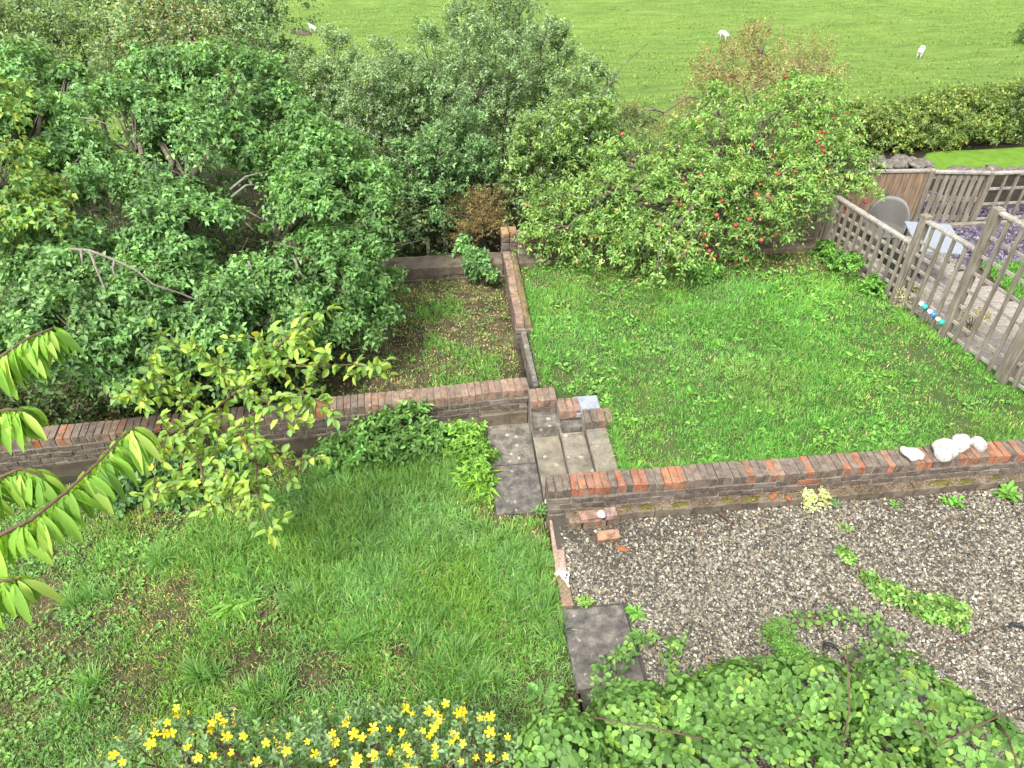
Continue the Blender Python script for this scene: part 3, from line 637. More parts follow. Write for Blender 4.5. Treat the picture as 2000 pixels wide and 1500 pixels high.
def scatter_stones(name, P, smin, smax, cols, w, label, seed, flat=.6, m=None):
    g = np.random.default_rng(seed); n = len(P)
    O = np.array([[1, 0, 0], [0, 1, 0], [-1, 0, 0], [0, -1, 0], [0, 0, 1], [0, 0, -1]], float)
    F = np.array([[0, 1, 4], [1, 2, 4], [2, 3, 4], [3, 0, 4]])
    V = O[None] * (1 + .35 * g.normal(size=(n, 6, 1))).clip(.5, 1.7); s = smin + (smax - smin) * g.random((n, 1, 1)) ** 2
    V = V * s * np.stack([1 + .5 * g.random(n), .8 + .3 * g.random(n), flat + .3 * g.random(n)], -1)[:, None]
    a = g.random(n) * 6.28; ca, sa = np.cos(a)[:, None], np.sin(a)[:, None]
    x, y = V[..., 0] * ca - V[..., 1] * sa, V[..., 0] * sa + V[..., 1] * ca
    tl = g.normal(size=(n, 2, 1)) * .35; z = V[..., 2] + x * tl[:, 0] + y * tl[:, 1]
    V = np.stack([x, y, z], -1) + P[:, None]
    C = palette(n, cols, w, .2, g)
    o = obj(name, mesh_np(name, V.reshape(-1, 3), (np.arange(n)[:, None, None] * 6 + F[None]).reshape(-1, 3), None, np.repeat(C, 6, 0), m or M_STONE_BITS))
    return tag(o, label, kind='stuff')
n = 9000; P = np.stack([7.2 + 3.2 * rng.random(n), 8.7 + 1.7 * rng.random(n), np.full(n, PZ + .01)], -1)
P2 = np.stack([6.9 + 2.5 * rng.random(4000), 10.45 + 2.2 * rng.random(4000), np.zeros(4000)], -1); P2[:, 2] = terr(P2[:, 0], P2[:, 1]) + .01
scatter_stones('slate_chippings', np.concatenate([P, P2]), .015, .035, [(.085, .072, .1), (.13, .115, .15), (.05, .045, .06), (.22, .2, .23)], [.4, .3, .2, .1], 'purple grey slate chippings beside the neighbouring patio', 5)
ground('small_lawn', [patch('s', [(7.55, 7.2), (9.8, 7.2), (9.8, 8.75), (7.75, 8.75)], 20, 16, lambda X, Y: PZ + .035 + X * 0 + (fbm(nA, X * 5, Y * 5) - .5) * .03, M_LAWN_LUSH, .1)], M_LAWN_LUSH, 'small green lawn beyond the patio')
def board_panel(parent, a, b, z0, z1a, z1b, nboards, gap, m, thick=.022, name='board'):
    a = np.array(a); b = np.array(b); L = np.linalg.norm(b - a); d = (b - a) / L; w = L / nboards
    for i in range(nboards):
        t0, t1 = i / nboards + gap / L / 2, (i + 1) / nboards - gap / L / 2; p, q = a + d * L * t0, a + d * L * t1; zt = z1a + (z1b - z1a) * (t0 + t1) / 2 + BR.uniform(-.004, .004)
        j = BR.uniform(-.004, .004); nx = np.array([d[1], -d[0]]) * (thick / 2)
        p0, p1, q0, q1 = p - nx + nx * j, p + nx, q - nx, q + nx
        mb = MB(); mb.add([(*p0, z0), (*q0, z0), (*q1, z0), (*p1, z0), (*p0, zt), (*q0, zt), (*q1, zt), (*p1, zt)], [(3, 2, 1, 0), (4, 5, 6, 7), (0, 1, 5, 4), (1, 2, 6, 5), (2, 3, 7, 6), (3, 0, 4, 7)])
        mb.obj(name, m, parent)
bf = thing('board_fence', 'solid brown vertical board fence panel with pale capping beside the apple tree', 'fence', (7.0, 10.3, .2))
g0, g1, g2, g3 = (6.3, 10.62), (7.42, 10.14), (8.22, 9.97), (10.4, 9.95)
board_panel(bf, g0, g1, .18, .86, 1.04, 12, .006, M_WOOD_BROWN)
mb = MB(); mb.bar((g0[0], g0[1], .875), (g1[0] + .02, g1[1], 1.06), .07, .035); mb.obj('cap_rail', M_WOOD_PALE, bf, bevel=.004)
for t in (.5,):
    mb = MB(); mb.bar((g0[0], g0[1] + .035, .3), (g1[0], g1[1] + .035, .4), .04, .06); mb.obj('rail', M_WOOD, bf)
gt = thing('garden_gate', 'grey slatted wooden gate between brown boards and trellis', 'gate', (7.85, 10.05, .2))
board_panel(gt, (7.47, 10.12), (8.16, 9.98), .22, 1.0, 1.02, 7, .035, M_WOOD, name='slat')
for z in (.3, .62, .97):
    mb = MB(); mb.bar((7.45, 10.145, z), (8.18, 10.0, z), .03, .075); mb.obj('rail', M_WOOD, gt)
mb = MB(); mb.bar((7.43, 10.13, 1.045), (8.2, 9.975, 1.06), .07, .035); mb.obj('cap_rail', M_WOOD_PALE, gt, bevel=.004)
for p in ((7.4, 10.16), (8.24, 9.98)):
    mb = MB(); mb.bar((p[0], p[1], 0), (p[0], p[1], 1.07), .08, .08); mb.obj('post', M_WOOD, gt, bevel=.005)
tr = thing('trellis_fence', 'pale open trellis fence right of the slatted gate', 'fence', (9.2, 9.95, .2))
trellis(tr, (8.28, 9.97), (10.4, 9.95), .24, 1.06, .2, (.3, .55, .8), off=.02)
for x in (9.4, 10.4):
    mb = MB(); mb.bar((x, 10.0, 0), (x, 10.0, 1.1), .08, .08); mb.obj('post', M_WOOD, tr, bevel=.005)
mb = MB(); mb.box((7.4, 9.86, PZ - .02), (10.4, 9.93, PZ + .06)); tag(mb.obj('timber_sleeper', M_WOOD, None, bevel=.006), 'low timber edging along the foot of the trellis and gate', 'edging')
def chair(loc, rz, label):
    t = thing('garden_chair', label, 'chair', loc, 'grey chairs at the patio table'); x0, y0, z0 = loc
    Rm = Matrix.Translation(loc) @ Matrix.Rotation(rz, 4, 'Z'); T = lambda mb: [setattr(mb, 'v', [tuple(Rm @ Vector(v)) for v in mb.v]), mb][1]
    mb = MB(); vs = []; fs = []; nu, nv = 15, 7
    for s in (0, .02):
        for j in range(nv):
            v = j / (nv - 1)
            for i in range(nu):
                a = R(-75 + 150 * i / (nu - 1)); h = .37 * (1 - (abs(i - 7) / 7) ** 2.5) * v; r = .26 + .05 * v + s; vs.append((r * math.sin(a), r * math.cos(a) + .03 * v, .42 + h))
    off = nu * nv
    for j in range(nv - 1):
        for i in range(nu - 1):
            q = j * nu + i; fs += [(q, q + 1, q + nu + 1, q + nu), (off + q, off + q + nu, off + q + nu + 1, off + q + 1)]
    for i in range(nu - 1): q = (nv - 1) * nu + i; fs.append((q, q + 1, off + q + 1, off + q))
    mb.add(vs, fs); T(mb).obj('backrest', M_CHAIR, t, smooth=True)
    mb = MB(); mb.tube([(0, 0, .4), (0, 0, .41), (0, 0, .44), (0, 0, .445)], [.2, .26, .27, .24], 20); T(mb).obj('seat', M_CHAIR, t)
    for a in (45, 135, 225, 315):
        mb = MB(); c, s = math.cos(R(a)), math.sin(R(a)); mb.tube([(c * .17, s * .17, .41), (c * .25, s * .25, 0)], .013, 6); T(mb).obj('leg', M_METAL, t)
chair((6.3, 9.2, PZ), R(-35), 'grey round backed chair furthest along the fence, before the brown boards')
chair((6.1, 8.25, PZ), R(120), 'grey round backed chair close behind the fence rail, nearer than the table')
tb = thing('garden_table', 'pale blue white garden table seen over the fence rail', 'table', (6.55, 8.45, PZ))
mb = MB(); Tm = Matrix.Translation((6.55, 8.45, PZ)) @ Matrix.Rotation(R(-15), 4, 'Z')
mb.box((-.3, -.4, .68), (.3, .4, .71)); mb.v = [tuple(Tm @ Vector(v)) for v in mb.v]; mb.obj('tabletop', M_TABLE, tb, bevel=.006)
for sx in (-1, 1):
    for sy in (-1, 1):
        mb = MB(); mb.tube([(sx * .25, sy * .34, .68), (sx * .27, sy * .36, 0)], .018, 6); mb.v = [tuple(Tm @ Vector(v)) for v in mb.v]; mb.obj('leg', M_METAL, tb)
# bright strip of lawn, stone edging, hedge beyond
def terr_patch(name, poly, m, label, lift, grass=False):
    return ground(name, [patch(name, poly, 40, 24, lambda X, Y: terr(X, Y) + lift, m, .15)], m, label)
M_BRIGHT = rough_mat('mown_grass', [(.3, (.1, .2, .02)), (.6, (.15, .28, .03)), (.8, (.2, .3, .05))], 6, 120)
c_ = [tz(1775, 336), tz(2090, 338), tz(2090, 285), tz(1810, 302)]
terr_patch('mown_strip', [tuple(p[:2]) for p in c_], M_BRIGHT, 'bright mown strip of lawn below the hedge', .03)
se = thing('stone_edging', 'heap of flat grey stones edging the mown strip behind the boards', 'stones', tz(1765, 325))
for k in range(26):
    p = tz(1700 + 5 * k * .9 + BR.uniform(-6, 6), 326 + BR.uniform(-7, 7)); o = rock('stone', Vector(p) + Vector((0, 0, BR.uniform(.02, .12))), (BR.uniform(.1, .22), BR.uniform(.08, .16), BR.uniform(.05, .1)), M_CONCRETE, None, None, k + 3, None, 2, .4)
    o.parent = se; o.location = Vector(o.location) - Vector(se.location)
for k in range(16):
    p = tz(1815 + 12 * k + BR.uniform(-6, 6), 338 + BR.uniform(-3, 3)); o = rock('stone', Vector(p) + Vector((0, 0, .04)), (BR.uniform(.1, .2), BR.uniform(.08, .14), BR.uniform(.05, .08)), M_CONCRETE, None, None, k + 53, None, 2, .4)
    o.parent = se; o.location = Vector(o.location) - Vector(se.location)

# ================================================================== SHEEP
def sheep(p, rz, label, head_down=True, s=1.0):
    s *= .74
    t = thing('sheep', label, 'sheep', p, 'white sheep grazing in the pasture')
    me = bpy.data.meshes.new('body')
    J = [((0, 0, .58), .2), ((.3, 0, .6), .2), ((-.3, 0, .58), .21), ((-.5, 0, .5), .09), ((.48, 0, .6 if head_down else .72), .11),
         ((.62, 0, .4 if head_down else .85), .08), ((.72, 0, .22 if head_down else .82), .05)]
    Ed = [(0, 1), (0, 2), (2, 3), (1, 4), (4, 5), (5, 6)]
    for x in (.28, -.3):
        for y in (.11, -.11):
            i = len(J); b = 1 if x > 0 else 2
            J += [((x, y, .42), .09), ((x + (.0 if x > 0 else -.05), y, .24), .04), ((x, y, .02), .03)]; Ed += [(b, i), (i, i + 1), (i + 1, i + 2)]
    me.from_pydata([j[0] for j in J], Ed, []); o = bpy.data.objects.new('body', me); o.location = p; o.rotation_euler = (0, 0, rz); o.scale = (s, s, s); link(o, t)
    mo = o.modifiers.new('skin', 'SKIN'); me.skin_vertices[0].data[0].use_root = True
    for i, j in enumerate(J): me.skin_vertices[0].data[i].radius = (j[1], j[1])
    o.modifiers.new('sub', 'SUBSURF').levels = 2; o.modifiers['sub'].render_levels = 2; me.materials.append(M_WOOL)
    for y in (.09, -.09):
        mb = MB(); mb.tube([(.62, y * .6, .42 if head_down else .88), (.6, y * 1.4, .41 if head_down else .87), (.59, y * 1.8, .38 if head_down else .84)], [.02, .03, .008], 6)
        Rm = Matrix.Translation(p) @ Matrix.Rotation(rz, 4, 'Z') @ Matrix.Scale(s, 4); mb.v = [tuple(Rm @ Vector(v)) for v in mb.v]; mb.obj('ear', M_SHEEPFACE, t)
sheep(tz(1413, 80), R(115), 'white sheep grazing with its rear turned, between the treetops and the russet bush')
sheep(tz(1795, 113), R(50), 'white sheep grazing alone above the hedge')
sheep(tz(613, 64), R(140), 'white sheep standing far off beside the left thicket', False, .8)
sheep(tz(943, 84), R(20), 'white sheep half hidden behind the tallest sapling', True, .9)
for px, py, h in ((836, 505, .35), (871, 498, .42)):
    p = az(px, py, -.25); mb = MB(); mb.bar((p[0], p[1], -.5), (p[0] + .02, p[1], -.25 + h), .055, .055); tag(mb.obj('marker_post', M_WHITEPOST, None, bevel=.005), 'short white post in the dark undergrowth, ' + ('left one of the two' if px < 850 else 'right one and taller of the two'), 'post', 'short white posts')

# ================================================================== GRAVEL
def in_poly(x, y, poly):
    r = np.zeros(len(x), bool); n = len(poly)
    for i in range(n):
        x1, y1 = poly[i]; x2, y2 = poly[(i + 1) % n]
        c = ((y1 > y) != (y2 > y)) & (x < (x2 - x1) * (y - y1) / (y2 - y1 + 1e-12) + x1); r ^= c
    return r
n = 165000; X = .958 + 6.6 * rng.random(n); Y = 1.2 + 3.53 * rng.random(n)
k = ~((X < 1.46) & (Y < 3.9) & (Y > 3.1)); X, Y = X[k], Y[k]
dirt = fbm(nC, X * .9, Y * .9); nearw = np.clip((Y - 4.25) / .4, 0, 1) * np.clip((3.6 - X) / 1.8, .25, 1)
k = rng.random(len(X)) < np.clip(1.75 - 1.25 * dirt - .6 * nearw, .3, 1); X, Y = X[k], Y[k]
scatter_stones('gravel', np.stack([X, Y, z_grav(X, Y) + .004], -1),   .006, .0165, [(.17, .152, .112), (.25, .228, .176), (.075, .069, .053), (.39, .37, .31), (.15, .108, .07), (.035, .034, .03), (.16, .158, .142)], [.25, .2, .2, .1, .1, .08, .07], 'grey and tan gravel covering the lower terrace', 6)
# dry bits on the gravel and ledge
def litter(name, P, cols, label, seed, s=.03):
    g = np.random.default_rng(seed); n = len(P); A = rand_dir(n, g); A[:, 2] *= .3; N = rand_dir(n, g) * .5 + [0, 0, 1]
    V, T, Q, C = leaves_geo(P, A, N, s * (.6 + .8 * g.random(n)), s * .45, palette(n, cols, None, .2, g)); tag(obj(name, mesh_np(name, V, T, Q, C, M_LEAF)), label, kind='stuff')
n = 1500; X = 1.0 + 6 * rng.random(n); Y = np.where(rng.random(n) < .6, 4.35 + .4 * rng.random(n), 3 + 1.7 * rng.random(n)); Z = np.where(Y > 4.745, .285, z_grav(X, Y) + .015)
n2 = 1200; X2 = 1.1 + 5.8 * rng.random(n2); Y2 = 4.75 + .085 * rng.random(n2)
litter('leaf_litter', np.concatenate([np.stack([X, Y, Z], -1), np.stack([X2, Y2, X2 * 0 + .287], -1)]), [(.09, .06, .035), (.13, .09, .05), (.06, .04, .025), (.18, .13, .08)], 'dry leaf litter along the wall ledge', 4, .022)
def twig(name, pix, z, r, label, m=M_TWIG):
    mb = MB()
    for seg in pix:
        pts = [az(x, y, z) for x, y in seg]; mb.tube([p + np.array([0, 0, .004 * (i % 2)]) for i, p in enumerate(pts)], list(np.linspace(r, r * .5, len(pts))), 5)
    return tag(mb.obj(name, m, None, smooth=True), label, 'twig')
twig('twig', [[(1330, 1082), (1345, 1074), (1360, 1067)], [(1344, 1086), (1347, 1073)]], .15, .012, 'pale forked stick on the gravel below the wall', M_BARK_PALE)
twig('twig', [[(1408, 990), (1418, 1010), (1432, 1032)], [(1400, 1000), (1418, 1012), (1435, 1022)]], .24, .009, 'dry forked twig leaning off the mossy ledge')
twig('twig', [[(1322, 1032), (1350, 1024), (1390, 1014), (1410, 1005)]], .2, .01, 'long dark twig lying at the foot of the ledge', M_BARK)
twig('twig', [[(1800, 1045), (1806, 1040), (1812, 1034)]], .14, .012, 'short pale stick on the gravel to the right', M_BARK_PALE)
twig('twig', [[(1850, 1254), (1900, 1247), (1945, 1228), (1960, 1222)]], .08, .009, 'long dry reddish stem on the gravel beyond the bramble')
for k, (px, py, lab) in enumerate(((1985, 1227, 'scrap of black plastic on the gravel at the right edge'), (1620, 1267, 'curl of black plastic just behind the bramble patch'))):
    p = az(px, py, .08); mb = MB(); mb.tube([p + (-.06, .0, .0), p + (-.03, .03, .03), p + (.02, .01, .035), p + (.07, -.02, .0)], [.008, .02, .018, .006], 6); tag(mb.obj('plastic_scrap', M_BLACKPLASTIC, None), lab, 'plastic scrap')
p = az(1215, 1075, .15); V = MB(); V.add([p + (-.07, .03, .01), p + (.0, .05, .02), p + (.075, -.02, .012), p + (.01, -.03, .018), p + (0, .01, .035)], [(0, 3, 4), (3, 2, 4), (2, 1, 4), (1, 0, 4)])
tag(V.obj('fallen_leaf', M_TERRA, None), 'single curled orange brown leaf on the gravel', 'leaf')

# ================================================================== GRASS
def blades_mesh(name, P, h, w, colr, label, seed, lean=.5, az_=None):
    g = np.random.default_rng(seed); n = len(P); a = g.random(n) * 6.283 if az_ is None else az_
    d = np.stack([np.cos(a), np.sin(a), 0 * a], -1); b = a + g.normal(size=n) * .8; s = np.stack([-np.sin(b), np.cos(b), 0 * b], -1)
    l1 = np.abs(g.normal(size=n)) * lean; l2 = l1 * 2 + .3; U = np.array([0, 0, 1.]); h = h[:, None]; w = np.broadcast_to(w, n)[:, None]
    mid = P + h * .55 * (U * np.cos(l1)[:, None] + d * np.sin(l1)[:, None]); tip = mid + h * .45 * (U * np.cos(l2)[:, None] + d * np.sin(l2)[:, None])
    V = np.stack([P - s * w / 2, P + s * w / 2, mid + s * w * .42, mid - s * w * .42, tip], 1); k = np.arange(n)[:, None] * 5
    return tag(obj(name, mesh_np(name, V.reshape(-1, 3), k + [3, 2, 4], k + [0, 1, 2, 3], np.repeat(colr, 5, 0), M_GRASS)), label, kind='stuff')
def tufts(n, box, poly, zf, per, r, dens, hfun, seed):
    """n tuft centres inside poly, kept with probability dens(x, y); blades fan out from each"""
    g = np.random.default_rng(seed); X = box[0] + (box[1] - box[0]) * g.random(n); Y = box[2] + (box[3] - box[2]) * g.random(n)
    k = in_poly(X, Y, poly) & (g.random(n) < dens(X, Y)); X, Y = X[k], Y[k]; m = len(X)
    a = g.random((m, per)) * 6.283; rr = r * np.sqrt(g.random((m, per)))
    x = (X[:, None] + rr * np.cos(a)).ravel(); y = (Y[:, None] + rr * np.sin(a)).ravel(); H = (hfun(X, Y)[:, None] * (.45 + .75 * g.random((m, per)))).ravel()
    tint = np.repeat((1 + .16 * g.normal(size=m)).clip(.6, 1.5), per); a = (a + g.normal(size=a.shape) * .7).ravel()
    k = in_poly(x, y, poly); return np.stack([x, y, zf(x, y)], -1)[k], H[k], a[k], tint[k], np.repeat(X, per)[k], np.repeat(Y, per)[k]
def spots(lst, z):
    return [(az(px, py, z)[:2], r) for px, py, r in lst]
def spot_field(x, y, sp):
    f = np.zeros_like(x)
    for c, r in sp: f = np.maximum(f, np.exp(-(((x - c[0]) ** 2 + (y - c[1]) ** 2) / r ** 2) ** 1.5))
    return f
# lower lawn: bare patches, lush patches
BARE = spots([(240, 1180, .3), (330, 1190, .32), (340, 1150, .18), (525, 1205, .22), (60, 1250, .4), (130, 1270, .3), (260, 1330, .25), (480, 1310, .2), (960, 1025, .28), (1050, 1050, .16), (1080, 1120, .14), (800, 1290, .2), (40, 1380, .3), (60, 1170, .3), (330, 1000, .35), (480, 985, .3), (250, 950, .5), (560, 910, .35), (1090, 1380, .2), (620, 1320, .2)], 0)
LUSH = spots([(720, 880, .6), (700, 1000, .7), (800, 1000, .7), (560, 1050, .6), (880, 930, .5), (1010, 1100, .45), (1040, 1150, .4), (600, 1130, .5), (880, 1300, .4), (930, 1200, .5), (430, 1080, .4), (760, 1150, .5), (900, 870, .4)], 0)
BASE_LOW = [(-8.5, .3), (.84, .3), (.86, 4.95), (.37, 5.05), (.35, 6.36), (-1.3, 6.2), (-8.5, 5.85)]
def d_low(x, y): return np.clip(.95 + .3 * spot_field(x, y, LUSH) - .48 * spot_field(x, y, BARE) - .55 * np.clip(fbm(nC, x * 1.3, y * 1.3) - .52, 0, 1) * 2.2 - .6 * np.clip(fbm(nB, x * 4, y * 4) - .55, 0, 1) * 3, .1, 1)
def h_low(x, y): return (.055 + .08 * spot_field(x, y, LUSH) + .08 * np.clip(fbm(nA, x * 1.1 + 3, y * 1.1) - .4, 0, 1)) * (1 - .45 * spot_field(x, y, BARE))
def grass_cols(n, x, y, g, cols, dry, drycol):
    c = palette(n, cols, None, .14, g); kk = g.random(n) < dry; c[kk] = palette(int(kk.sum()), drycol, None, .2, g)
    return c
GC = [(.1, .205, .05), (.128, .242, .06), (.083, .177, .05), (.148, .258, .058)]
GC_BLUE = [(.12, .215, .085), (.15, .25, .105), (.1, .185, .075)]
GC_BRIGHT = [(.078, .195, .04), (.1, .238, .05), (.062, .165, .038), (.122, .255, .055)]
STRAW = [(.3, .24, .12), (.22, .17, .09), (.36, .3, .17), (.15, .11, .06)]
P, H, A, t, tx, ty = tufts(26000, (-6.2, .9, .9, 6.4), BASE_LOW, z_low, 11, .07, d_low, h_low, 31)
g = np.random.default_rng(1); bl = fbm(nB, tx * .8, ty * .8); C = grass_cols(len(P), tx, ty, g, GC, .06 + .34 * spot_field(tx, ty, BARE), STRAW)
kb = bl > .52; C[kb] = C[kb] * .4 + palette(int(kb.sum()), GC_BLUE, None, .15, g) * .6
ky = fbm(nA, tx * 1.4 + 11, ty * 1.4) > .55; C[ky] = C[ky] * .5 + np.array([(.12, .2, .035)]) * .5
C *= (.88 + .42 * fbm(nC, tx * 2.3, ty * 2.3 + 5))[:, None]
blades_mesh('long_grass', P, H * 1.15, .0085, C * t[:, None], 'uneven green grass of the lower lawn', 41, .55, A)
n = 46000; X = -6 + 6.85 * rng.random(n); Y = 1.0 + 5.3 * rng.random(n); k = in_poly(X, Y, BASE_LOW) & (rng.random(n) < .35 + .65 * spot_field(X, Y, BARE)); X, Y = X[k], Y[k]; n = len(X)
C = palette(n, STRAW + [(.09, .075, .04), (.085, .14, .035), (.07, .12, .035), (.1, .15, .045)], [.12, .12, .06, .1, .08, .19, .17, .16], .2)
blades_mesh('thatch', np.stack([X, Y, z_low(X, Y)], -1), .035 + .045 * rng.random(n), .0075, C, 'dead thatch and short regrowth between the grass', 48, 1.0)
# big fountain tufts of longer grass
TF = spots([(430, 1090, .2), (650, 1060, .2), (700, 1010, .2), (760, 960, .2), (560, 1020, .2), (620, 1180, .2), (1040, 1120, .2), (1060, 1180, .2), (990, 1080, .2), (880, 1310, .2), (790, 1080, .2), (160, 1180, .2), (480, 1160, .2), (720, 1110, .2), (860, 1090, .2), (940, 1060, .2), (820, 1240, .2), (170, 1360, .2), (390, 1330, .2), (700, 1250, .2), (540, 980, .2), (640, 930, .2), (850, 930, .2), (800, 880, .2), (740, 900, .2), (1010, 1190, .2), (1090, 1240, .2), (940, 1330, .2), (520, 1370, .2), (300, 1090, .2)], 0)
cs = np.array([c for c, r in TF]); cs = np.concatenate([cs + g.normal(size=cs.shape) * .08 for _ in range(4)]); P = np.repeat(cs, 46, 0); a = g.random(len(P)) * 6.283; P = P + (np.stack([np.cos(a), np.sin(a)], -1) * (.05 * g.random((len(P), 1)))); k = in_poly(P[:, 0], P[:, 1], BASE_LOW); P, a = P[k], a[k]
P = np.concatenate([P, z_low(P[:, 0], P[:, 1])[:, None]], 1)
blades_mesh('grass_tussocks', P, .14 + .14 * g.random(len(P)), .009, palette(len(P), GC_BLUE + GC, None, .16, g), 'longer tussocks standing in the lower lawn', 43, .6, a)
# upper lawn
UP_POLY = [(1.63, 5.065), (6.66, 5.07), (5.43, 9.12), (1.05, 9.12), (1.0, 6.5), (1.2, 6.46), (1.42, 6.24), (1.7, 6.03)]
BARE_U = spots([(1085, 740, .25), (1110, 600, .12), (1390, 525, .35), (1500, 510, .5), (1250, 520, .3), (1790, 690, .2), (1740, 640, .1), (1840, 780, .15), (1880, 830, .18), (1060, 560, .12), (1600, 520, .3), (1150, 770, .15)], .42)
d_up = lambda x, y: np.clip(.95 - .95 * spot_field(x, y, BARE_U) - .6 * np.clip(fbm(nB, x * 1.4, y * 1.4) - .58, 0, 1) * 3 - .5 * np.clip((y - 8.6) / .4, 0, 1), .05, 1)
h_up = lambda x, y: .045 + .13 * np.clip(fbm(nA, x * .9 + 5, y * .9) - .32, 0, 1) + .02 * np.sin(x * 2.1)
P, H, A, t, tx, ty = tufts(9500, (1, 6.7, 5, 9.2), UP_POLY, z_up, 12, .065, d_up, h_up, 32)
C = grass_cols(len(P), tx, ty, g, GC_BRIGHT, .03 + .3 * spot_field(tx, ty, BARE_U), STRAW); kb = fbm(nC, tx * .9, ty * .9) > .54; C[kb] = C[kb] * .5 + np.array([(.12, .22, .075)]) * .5; ky = fbm(nA, tx * 1.1 + 21, ty * 1.1) > .56; C[ky] = C[ky] * .6 + np.array([(.14, .24, .05)]) * .4; C *= (.7 + .65 * fbm(nB, tx * 2.1 + 8, ty * 2.1))[:, None]
blades_mesh('lush_grass', P, H, .0085, C * t[:, None], 'bright lush grass of the upper lawn', 44, .65, A)
n = 9000; X = 1 + 5.6 * rng.random(n); Y = 5.07 + 4.1 * rng.random(n); k = in_poly(X, Y, UP_POLY); X, Y = X[k], Y[k]; n = len(X)
blades_mesh('thatch', np.stack([X, Y, z_up(X, Y)], -1), .03 + .05 * rng.random(n), .0075, palette(n, STRAW + [(.085, .14, .035), (.09, .17, .035)], None, .2), 'short thatch between the grass of the upper lawn', 49, 1.0)
eg = np.concatenate([np.stack([1.64 + .05 * rng.random(700), 5.08 + .9 * rng.random(700)], -1), np.stack([1.65 + 4.9 * rng.random(2600), 5.07 + .07 * rng.random(2600)], -1), np.stack([1.06 + .09 * rng.random(1100), 6.6 + 2.4 * rng.random(1100)], -1)])
tf = rng.random((len(eg), 1)) ; eg = eg[(fbm(nA, eg[:, 0] * 4, eg[:, 1] * 4) > .42)]
blades_mesh('edge_grass', np.concatenate([eg, z_up(eg[:, 0], eg[:, 1])[:, None]], 1), .07 + .1 * rng.random(len(eg)), .009, palette(len(eg), GC_BRIGHT + GC, None, .2), 'longer grass left along the wall and step edges', 52, .6)
# sunken lawn: thin grass and straw
BK_POLY = [(-4, 6.45), (.84, 6.64), (.84, 9.15), (-4, 9.15)]
BARE_B = spots([(760, 720, .4), (720, 745, .4), (990, 640, .22), (1010, 690, .2), (900, 580, .3), (800, 650, .35), (880, 650, .25), (690, 760, .4), (960, 600, .3)], .2); LUSH_B = spots([(940, 720, .3), (880, 745, .25), (900, 690, .15), (870, 600, .25), (830, 610, .2), (850, 670, .15)], .2)
d_bk = lambda x, y: np.clip(.7 + .6 * spot_field(x, y, LUSH_B) - .25 * spot_field(x, y, BARE_B) - .5 * np.clip(-x - .8, 0, 1), .04, 1)
P, H, A, t, tx, ty = tufts(4200, (-4, .86, 6.4, 9.2), BK_POLY, z_back, 10, .06, d_bk, lambda x, y: .045 + .06 * spot_field(x, y, LUSH_B), 33)
C = grass_cols(len(P), tx, ty, g, GC, np.clip(.3 - .5 * spot_field(tx, ty, LUSH_B) + .3 * spot_field(tx, ty, BARE_B), 0, .8), STRAW)
blades_mesh('thin_grass', P, H, .009, C * t[:, None], 'thin grass and straw on the sunken back lawn', 45, .8, A)
n = 3200; X = -4 + 4.85 * rng.random(n); Y = 6.6 + 2.6 * rng.random(n); P = np.stack([X, Y, z_back(X, Y) + .008], -1)
X = .98 + 4.4 * rng.random(1500); Y = 8.55 + .55 * rng.random(1500); P = np.concatenate([P, np.stack([X, Y, z_up(X, Y) + .01], -1)])
X = -5 + 4 * rng.random(900); Y = 5.3 + .9 * rng.random(900); P = np.concatenate([P, np.stack([X, Y, z_low(X, Y) + .01], -1)])
litter('fallen_leaves', P, [(.2, .13, .07), (.3, .21, .12), (.13, .085, .05), (.4, .32, .2)], 'dead leaves fallen under the trees', 9)
# small lawn beyond the patio, mown strip
n = 9000; X = 7.6 + 2.2 * rng.random(n); Y = 7.2 + 1.55 * rng.random(n)
blades_mesh('patio_grass', np.stack([X, Y, np.full(n, PZ + .04)], -1), .05 + .03 * rng.random(n), .01, palette(n, GC_BRIGHT, None, .15), 'grass of the small lawn beyond the patio', 46)
# pasture tufts
n = 120000; Y = 16.5 + 52 * rng.random(n) ** .8; X = -14 + rng.random(n) * (26 + Y * .85); 
hx = fbm(nB, X * .22 + .4 * fbm(nA, X * .3, Y * .3), Y * .6, 4); k = rng.random(n) < np.clip(.15 + 2.2 * (hx - .38), .05, 1); X, Y, hx = X[k], Y[k], hx[k]; n = len(X); Z = terr(X, Y)
blades_mesh('pasture_grass', np.stack([X, Y, Z - .01], -1), (.05 + .1 * rng.random(n)), .035 + .035 * rng.random(n), palette(n, [(.095, .16, .034), (.12, .19, .042), (.145, .21, .05), (.07, .125, .028)], None, .22), 'tufted grass of the sheep pasture', 47, .9)
